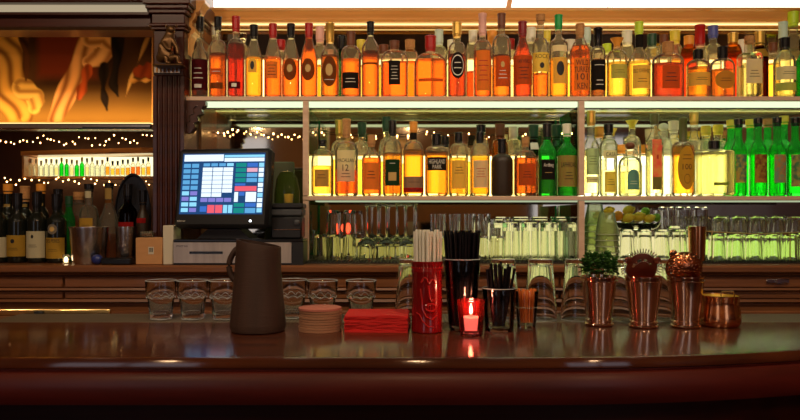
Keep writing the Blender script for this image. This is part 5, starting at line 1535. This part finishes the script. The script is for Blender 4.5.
# black straws in a pint glass
d = 1.815
cx = X(462, d)
t = thing('pint_glass', 'clear pint glass packed with long black straws behind the candle', 'glass', (cx, d, ZB + e_))
hp = Z(259, d) - ZB
MB().lathe([(0, 0), (.030, 0), (.0325, .003), (.0345, .02), (.0465, hp - .002), (.0462, hp), (.0450, hp), (.0330, .02), (.029, .012), (0, .011)], 40).build('glass_body', G['table'], t)
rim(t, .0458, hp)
straws('drinking_straw', 'long black drinking straw standing in the pint glass behind the candle', 'black straws in the pint glass', cx, d, ZB + .0125, 64, .0290, .0031, Z(234, d) - ZB - .012, Z(230.5, d) - ZB - .012, straw_b, .080, 6)

# black stirrers
d = 1.81
cx = X(499, d)
t = thing('tumbler', 'short clear tumbler of black cocktail stirrers right of the candle', 'glass', (cx, d, ZB + e_))
hs = Z(288, d) - ZB
MB().lathe([(0, 0), (.034, 0), (.0365, .003), (.0425, hs - .002), (.042, hs), (.0408, hs), (.0352, .014), (0, .011)], 40).build('glass_body', G['table'], t)
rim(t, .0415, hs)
rr = random.Random(9)
ob = None
for i in range(20):
    a = rr.uniform(0, 2 * PI); q = math.sqrt((i + .5) / 20) * .029
    a = i * 2.4
    tilt = .13 + .12 * rr.random()
    h = .140 + .022 * rr.random()
    if ob is None: o = ob = MB().lathe([(0, 0), (.0033, 0), (.0033, .174), (.0024, .174), (.0024, .16), (0, .16)], 9).build('cocktail_stirrer', straw_b)
    else: o = ob.copy(); C.objects.link(o)
    x, y = q * math.cos(a), q * math.sin(a)
    o.location = (cx + x * .5, d + y * .5, ZB + .0125)
    dirx, diry = math.cos(a) * tilt * q / .029, math.sin(a) * tilt * q / .029
    o.rotation_euler = (-diry, dirx, 0)
    o.scale = (1, 1, h / .174)
    tag(o, 'thin black cocktail stirrer leaning in the short tumbler', 'stirrer', 'black stirrers in the short tumbler')

# candle
d = 1.735
cx = X(471, d)
t = thing('votive_candle', 'lit candle in a glowing red glass votive at the front of the bar', 'candle', (cx, d, ZB + e_))
hv = Z(300, d) - ZB
MB().lathe([(0, 0), (.026, 0), (.0285, .003), (.0285, .012), (.0290, .014), (.0335, hv - .002), (.033, hv), (.0318, hv), (.0270, .014), (.024, .010), (0, .009)], 40).build('holder', thin_glass('ruby_thin', (.97, .55, .52), .07, (.9, .06, .05), 1.45), t)
MB().lathe([(0, .0145), (.0260, .0145), (.0275, .040), (.0262, .044), (.014, .0450), (0, .044)], 32).build('wax', wax, t)
MB().tube([(0, 0, .044), (.0005, 0, .052)], .0008, 6).build('wick', ink, t)
MB().lathe([(0, .050), (.0028, .053), (.0042, .058), (.0034, .066), (.0014, .074), (0, .078)], 14).build('flame', flame, t)

# glass of orange sticks
d = 1.86
cx = X(526.5, d)
t = thing('shot_glass', 'small glass holding orange sticks behind the stirrer tumbler', 'glass', (cx, d, ZB + e_))
hs = Z(290.5, d) - ZB
MB().lathe([(0, 0), (.021, 0), (.0235, .003), (.031, hs - .002), (.0305, hs), (.0295, hs), (.0222, .014), (0, .010)], 36).build('glass_body', G['table'], t)
MB().lathe([(.0290, .052), (.0300, .053), (.0290, .054), (.0282, .053), (.0290, .052)], 36).build('ring_line', G['frost'], t)
straws('wooden_stick', 'thin orange stick standing in the small shot glass', 'orange sticks in the shot glass', cx, d, ZB + .0145, 34, .0200, .0023, hs - .017, hs - .010, stick_o, .085, 12, 'stick', False)

# julep cups
def julep(px, pb, lab, w=.052):
    d = DBAR(pb) - .004
    t = thing('julep_cup', lab, 'cup', (X(px, d), d, ZB + e_))
    h = Z(276, d) - ZB
    MB().lathe([(0, 0), (.034, 0), (.0375, .002), (.0385, .005), (.037, .008), (.0345, .0095), (.0345, .0125), (.0362, .0140), (.0362, .017), (.0335, .019), (.0336, .024), (.0455, h - .014), (.047, h - .0125), (.0470, h - .0105), (.0458, h - .0095), (.0462, h - .004), (.0478, h - .003), (.0478, h), (.0455, h), (.0448, h - .012), (.0328, .03), (.030, .025), (0, .023)], 48).build('body', julep_m, t, ang=25)
    return t, d, h


t1, d1, h1 = julep(599, 325, 'polished silver julep cup holding a bunch of mint')
t2, d2, h2 = julep(643.5, 327, 'polished silver julep cup holding the flat plate strainer')
t3, d3, h3 = julep(685.5, 327, 'polished silver julep cup holding the domed perforated strainer')

# mint sprigs
def leaf(b, M, L_=.026, W=.015):
    vs, fs = [], []
    NU_, NV_ = 6, 4
    for i in range(NU_ + 1):
        u = i / NU_
        w = W * (math.sin(PI * min(1, u * 1.02)) ** .8) * (1 - .25 * u)
        for j in range(NV_ + 1):
            v = -1 + 2 * j / NV_
            vs.append((u * L_, v * w / 1., -.25 * u * u * L_ + .0035 * abs(v) + .0006 * math.sin(u * 26) * abs(v)))
    for i in range(NU_):
        for j in range(NV_):
            a = i * (NV_ + 1) + j
            fs.append((a, a + 1, a + NV_ + 2, a + NV_ + 1))
    b.add(vs, fs, M)


rm = random.Random(21)
pos = [(-.030, -.016), (-.012, -.028), (.010, -.029), (.030, -.016), (-.036, .004), (.036, .004), (-.018, .0), (.002, -.006), (.020, .0), (-.004, .020), (.022, .022), (-.024, .022)]
for i, (x, y) in enumerate(pos):
    b = MB()
    tilt = Vector((x * 5, y * 5, 1)).normalized()
    for k in range(14):
        a = k * 2.4 + rm.uniform(-.4, .4)
        el = -.05 + .10 * k + rm.uniform(-.15, .15)
        M = Matrix.Translation((0, 0, .002 + .0022 * k)) @ Matrix.Rotation(a, 4, 'Z') @ Matrix.Rotation(-el, 4, 'Y')
        leaf(b, M, .0185 + rm.uniform(-.003, .003) - .0004 * k, .0098)
    o = b.build('mint_sprig', mint, fix=False)
    MB().tube([(0, 0, .024), (-.0, 0, 0), (-x * .25, -y * .25, -.05)], .0012, 6).build('stem', mint, o)
    o.location = (X(600, d1) + x * 1.02, d1 + y, ZB + h1 + .006 + (.016 if abs(x) < .028 and y > -.02 else .003))
    o.rotation_euler = (-tilt.y * .5, tilt.x * .5, 0)
    tag(o, 'fresh green mint sprig in the leftmost julep cup', 'mint', 'mint sprigs in the julep cup')

# flat plate strainer with spring and ears
dk = d2
dark_copper = principled('aged_copper', (.46, .14, .085), .32, 1.)
t = thing('cocktail_strainer', 'dark copper plate strainer with ears and coiled spring in the middle cup', 'strainer', (X(641.5, dk), dk, ZB + h2 - .030), 0)
MS = Matrix.Translation((0, 0, .050)) @ Matrix.Rotation(math.radians(14), 4, 'X') @ Matrix.Rotation(PI / 2, 4, 'X')
b = MB()
# plate: ring of holes cut as missing quads
segs, rows = 40, [0, .010, .016, .020, .026, .031, .0385, .040]
vs = []; fs = []
for s in (0, 1):
    for r in rows:
        for i in range(segs):
            a = 2 * PI * i / segs
            vs.append((max(r, .0004) * math.cos(a), max(r, .0004) * math.sin(a), (.0012 if s else 0) + .004 * (1 - (r / .04) ** 2)))
nr = len(rows)
for s in (0, 1):
    for k in range(nr - 1):
        for i in range(segs):
            if k in (3, ) and (i % 5) in (1, 2, 3) and 2 < i < 19: continue
            a = (s * nr + k) * segs + i; a2 = (s * nr + k) * segs + (i + 1) % segs
            fs.append((a, a2, a2 + segs, a + segs))
for i in range(segs):
    a = (nr - 1) * segs + i; a2 = (nr - 1) * segs + (i + 1) % segs
    fs.append((a, a2, a2 + nr * segs, a + nr * segs))
b.add(vs, fs, MS)
b.build('plate', dark_copper, t, fix=True)
for sx in (-1, 1):
    MB().ball(.0095, (sx * .037, .022, .004), (1.1, 1, .25), 14, 8, M=MS).build('ear', dark_copper, t)
sp = []
for i in range(361):
    a = -0.35 + (PI + .7) * i / 360
    ph = 2 * PI * 26 * i / 360
    rr_ = .0465 + .0060 * math.cos(ph)
    sp.append((rr_ * math.cos(a), rr_ * math.sin(a), .001 + .0045 * math.sin(ph)))
MB().tube(sp, .0011, 5, M=MS).build('spring', chrome, t)
MB().tube([(.022 * math.cos(PI * i / 10 * .6 + .65), .022 * math.sin(PI * i / 10 * .6 + .65), .0105) for i in range(11)], .0016, 6, M=MS).build('rim_bar', chrome, t)
MB().box(-.008, .008, -.075, -.036, .0005, .002, MS).build('handle', dark_copper, t)
# domed perforated strainer
t = thing('julep_strainer', 'copper domed perforated strainer standing in the right-hand silver cup', 'strainer', (X(684, d3), d3, ZB + h3 - .030), 0)
MS = Matrix.Translation((0, 0, .052)) @ Matrix.Rotation(math.radians(10), 4, 'X') @ Matrix.Rotation(PI / 2, 4, 'X')
b = MB(); vs = []; fs = []
NR, SG = 20, 66
for k in range(NR + 1):
    th = k / NR
    r = .0465 * math.sin(th * PI / 2) ** 1. if k else .0005
    z = .026 * math.cos(th * PI / 2)
    for i in range(SG):
        a = 2 * PI * i / SG
        rr_ = r * (1 + .05 * (abs(math.sin(a * 4)) if th > .93 else 0))
        vs.append((rr_ * math.cos(a), rr_ * math.sin(a) * .86, z))
for k in range(NR):
    for i in range(SG):
        step = 3 if k > 9 else 6
        hole = (k % 3 == 1) and (1 < k < 17) and ((i + (step // 2 if (k // 3) % 2 else 0)) % step == 0)
        if hole: continue
        a = k * SG + i; a2 = k * SG + (i + 1) % SG
        fs.append((a, a2, a2 + SG, a + SG))
b.add(vs, fs, MS)
o = b.build('dome', principled('rose_copper', (.62, .20, .085), .2, 1.), t)
md = o.modifiers.new('thick', 'SOLIDIFY'); md.thickness = .0008
MB().tube([(.0468 * math.cos(2 * PI * i / 40), .0468 * .86 * math.sin(2 * PI * i / 40), 0) for i in range(40)], .0016, 6, True, M=MS).build('rim', copper, t)
MB().ball(.011, (-.030, .036, -.001), (1, 1, .3), 14, 8, M=MS).build('ear', copper, t)
MB().box(-.007, .007, -.080, -.038, -.001, .001, MS).build('handle', copper, t)

# copper pot
d = 1.885
t = thing('copper_pot', 'round bellied copper pot with small wire loop at the right of the cups', 'pot', (X(719.5, d), d, ZB + e_))
hq = Z(295, d) - ZB
MB().lathe([(0, 0), (.044, 0), (.049, .003), (.0525, .012), (.0530, .024), (.0505, .040), (.0480, .054), (.0475, hq - .012), (.0500, hq - .002), (.0500, hq), (.0482, hq), (.0465, hq - .012), (.0470, .05), (.0515, .024), (.047, .006), (0, .005)], 48).build('body', copper, t)
MB().lathe([(0, .006), (.046, .007), (.0500, .024), (.0462, .05), (.0455, .056), (.0450, hq - .012), (.0470, hq - .002)], 40).build('inner_reflection', principled('reflection_yellow', (.95, .72, .14), .38, .8), t)  # yellow reflection inside the pot put into a coloured inner surface
MB().tube([(-.018, -.0512, hq - .022), (-.019, -.0512, hq + .008), (-.016, -.052, hq + .014), (.012, -.052, hq + .014), (.015, -.0512, hq + .008), (.014, -.0512, hq - .018)], .0016, 8).build('wire_loop', brass, t)

# ------------------------------------------------------------------ added fill lamps, and light of picture lamp and candle
def pendant(x, y, lab, power, col=(1, .62, .32), z=2.25):  # unseen lamp added to light the room and the metal
    t = thing('added_pendant_lamp', lab, 'lamp', (x, y, z))
    MB().lathe([(.03, .16), (.06, .14), (.13, .02), (.14, 0), (.138, 0), (.128, .02), (.058, .138), (.028, .158)], 28).build('shade', bronze, t)
    MB().tube([(0, 0, .16), (0, 0, HC - z)], .004, 6).build('cord', black_pl, t)
    MB().ball(.035, (0, 0, .05), (1, 1, 1), 16, 10).build('bulb', fill_bulb, t)
    li = bpy.data.lights.new('pendant_fill_light', 'POINT'); li.energy = power; li.color = col; li.shadow_soft_size = .05
    lo = bpy.data.objects.new('pendant_fill_light', li); C.objects.link(lo); lo.parent = t; lo.location = (0, 0, -.03)


pendant(-1.3, -.9, 'added bronze pendant lamp behind the camera, left one', 13)
pendant(0.1, -.9, 'added bronze pendant lamp behind the camera, middle one', 13)
pendant(1.4, -.9, 'added bronze pendant lamp behind the camera, right one', 13)


def fill_spot(x, y, tx, ty, tz, power, lab, col=(1, .78, .52)):  # unseen ceiling lamp added as front light for the back bar
    z = HC - .16
    t = thing('added_spotlight', lab, 'lamp', (x, y, z))
    v = Vector((tx - x, ty - y, tz - z)).normalized()
    q = v.to_track_quat('-Z', 'Y')
    MR = q.to_matrix().to_4x4()
    MB().lathe([(.045, -.05), (.045, .06), (.03, .09), (0, .09), (0, .085), (.028, .082), (.041, .055), (.041, -.05)], 24, M=MR).build('housing', black_pl, t)
    MB().tube([(0, 0, .05), (0, 0, .16)], .008, 8).build('stem', black_pl, t)
    li = bpy.data.lights.new('fill_spot_light', 'SPOT'); li.energy = power; li.color = col; li.spot_size = math.radians(95); li.spot_blend = .7; li.shadow_soft_size = .04
    o = bpy.data.objects.new('fill_spot_light', li); C.objects.link(o); o.parent = t; o.location = v * .052; o.rotation_euler = q.to_euler()


for i, x in enumerate((-1.35, -.45, .45, 1.35)):
    fill_spot(x, .95, x * .9, 2.5, 1.45, 30, 'black ceiling spotlight over the bar, %s from the left' % ORD[i])


for i, x0 in enumerate((-2.62, 1.52)):  # glowing windows added behind the camera for cool reflections in glass
    w_ = struct(MB().box(x0, x0 + 1.1, YF + .012, YF + .02, .95, 2.25).build('window_%d' % (i + 1), emit('window_fill_glow', (.86, .86, 1.), .9), smooth=False))
    b = MB()
    for (u0, u1, z0, z1) in ((-.05, 0, .90, 2.30), (1.1, 1.15, .90, 2.30), (.53, .57, .95, 2.25), (0, 1.1, .90, .95), (0, 1.1, 2.25, 2.30), (0, 1.1, 1.70, 1.74)):
        b.box(x0 + u0, x0 + u1, YF + .001, YF + .05, z0, z1)
    b.build('window_frame', wood_dark, w_, smooth=False)


def area(name, loc, rot, sx, sy, power, col):
    li = bpy.data.lights.new(name, 'AREA'); li.shape = 'RECTANGLE'; li.size = sx; li.size_y = sy; li.energy = power; li.color = col
    o = bpy.data.objects.new(name, li); C.objects.link(o); o.location = loc; o.rotation_euler = rot
    return o


# light of the picture lamp on the painting, of the shelf strips and of the candle
area('picture_lamp_light', (X(60, 2.69), 2.69, Z(123.0, 2.69) + .004), (math.radians(180 - 14), 0, 0), .85, .02, 1.6, (1, .60, .20))
li = bpy.data.lights.new('candle_light', 'POINT'); li.energy = .25; li.color = (1, .30, .16); li.shadow_soft_size = .006
lo = bpy.data.objects.new('candle_light', li); C.objects.link(lo); lo.location = (X(471, 1.735), 1.735, ZB + .088)

w = bpy.data.worlds.new('World'); bpy.context.scene.world = w
w.use_nodes = True
w.node_tree.nodes['Background'].inputs[0].default_value = (.10, .05, .03, 1)
w.node_tree.nodes['Background'].inputs[1].default_value = .3

cam = bpy.data.cameras.new('Camera'); co_ = bpy.data.objects.new('Camera', cam); C.objects.link(co_)
co_.location = (0, 0, CZ); co_.rotation_euler = (PI / 2, 0, 0)
cam.sensor_width = 36; cam.sensor_fit = 'HORIZONTAL'; cam.lens = 36 * F / 800
cam.shift_y = (HY - 210) / 800.
cam.clip_start = .02
sc = bpy.context.scene
sc.camera = co_
sc.view_settings.view_transform = 'Standard'; sc.view_settings.look = 'None'
sc.view_settings.exposure = .12; sc.view_settings.gamma = 1; sc.view_settings.use_curve_mapping = False
cy = sc.cycles
cy.max_bounces = 24; cy.transmission_bounces = 24; cy.transparent_max_bounces = 40; cy.glossy_bounces = 6; cy.diffuse_bounces = 3
cy.sample_clamp_indirect = 6; cy.blur_glossy = .5
cy.use_denoising = True
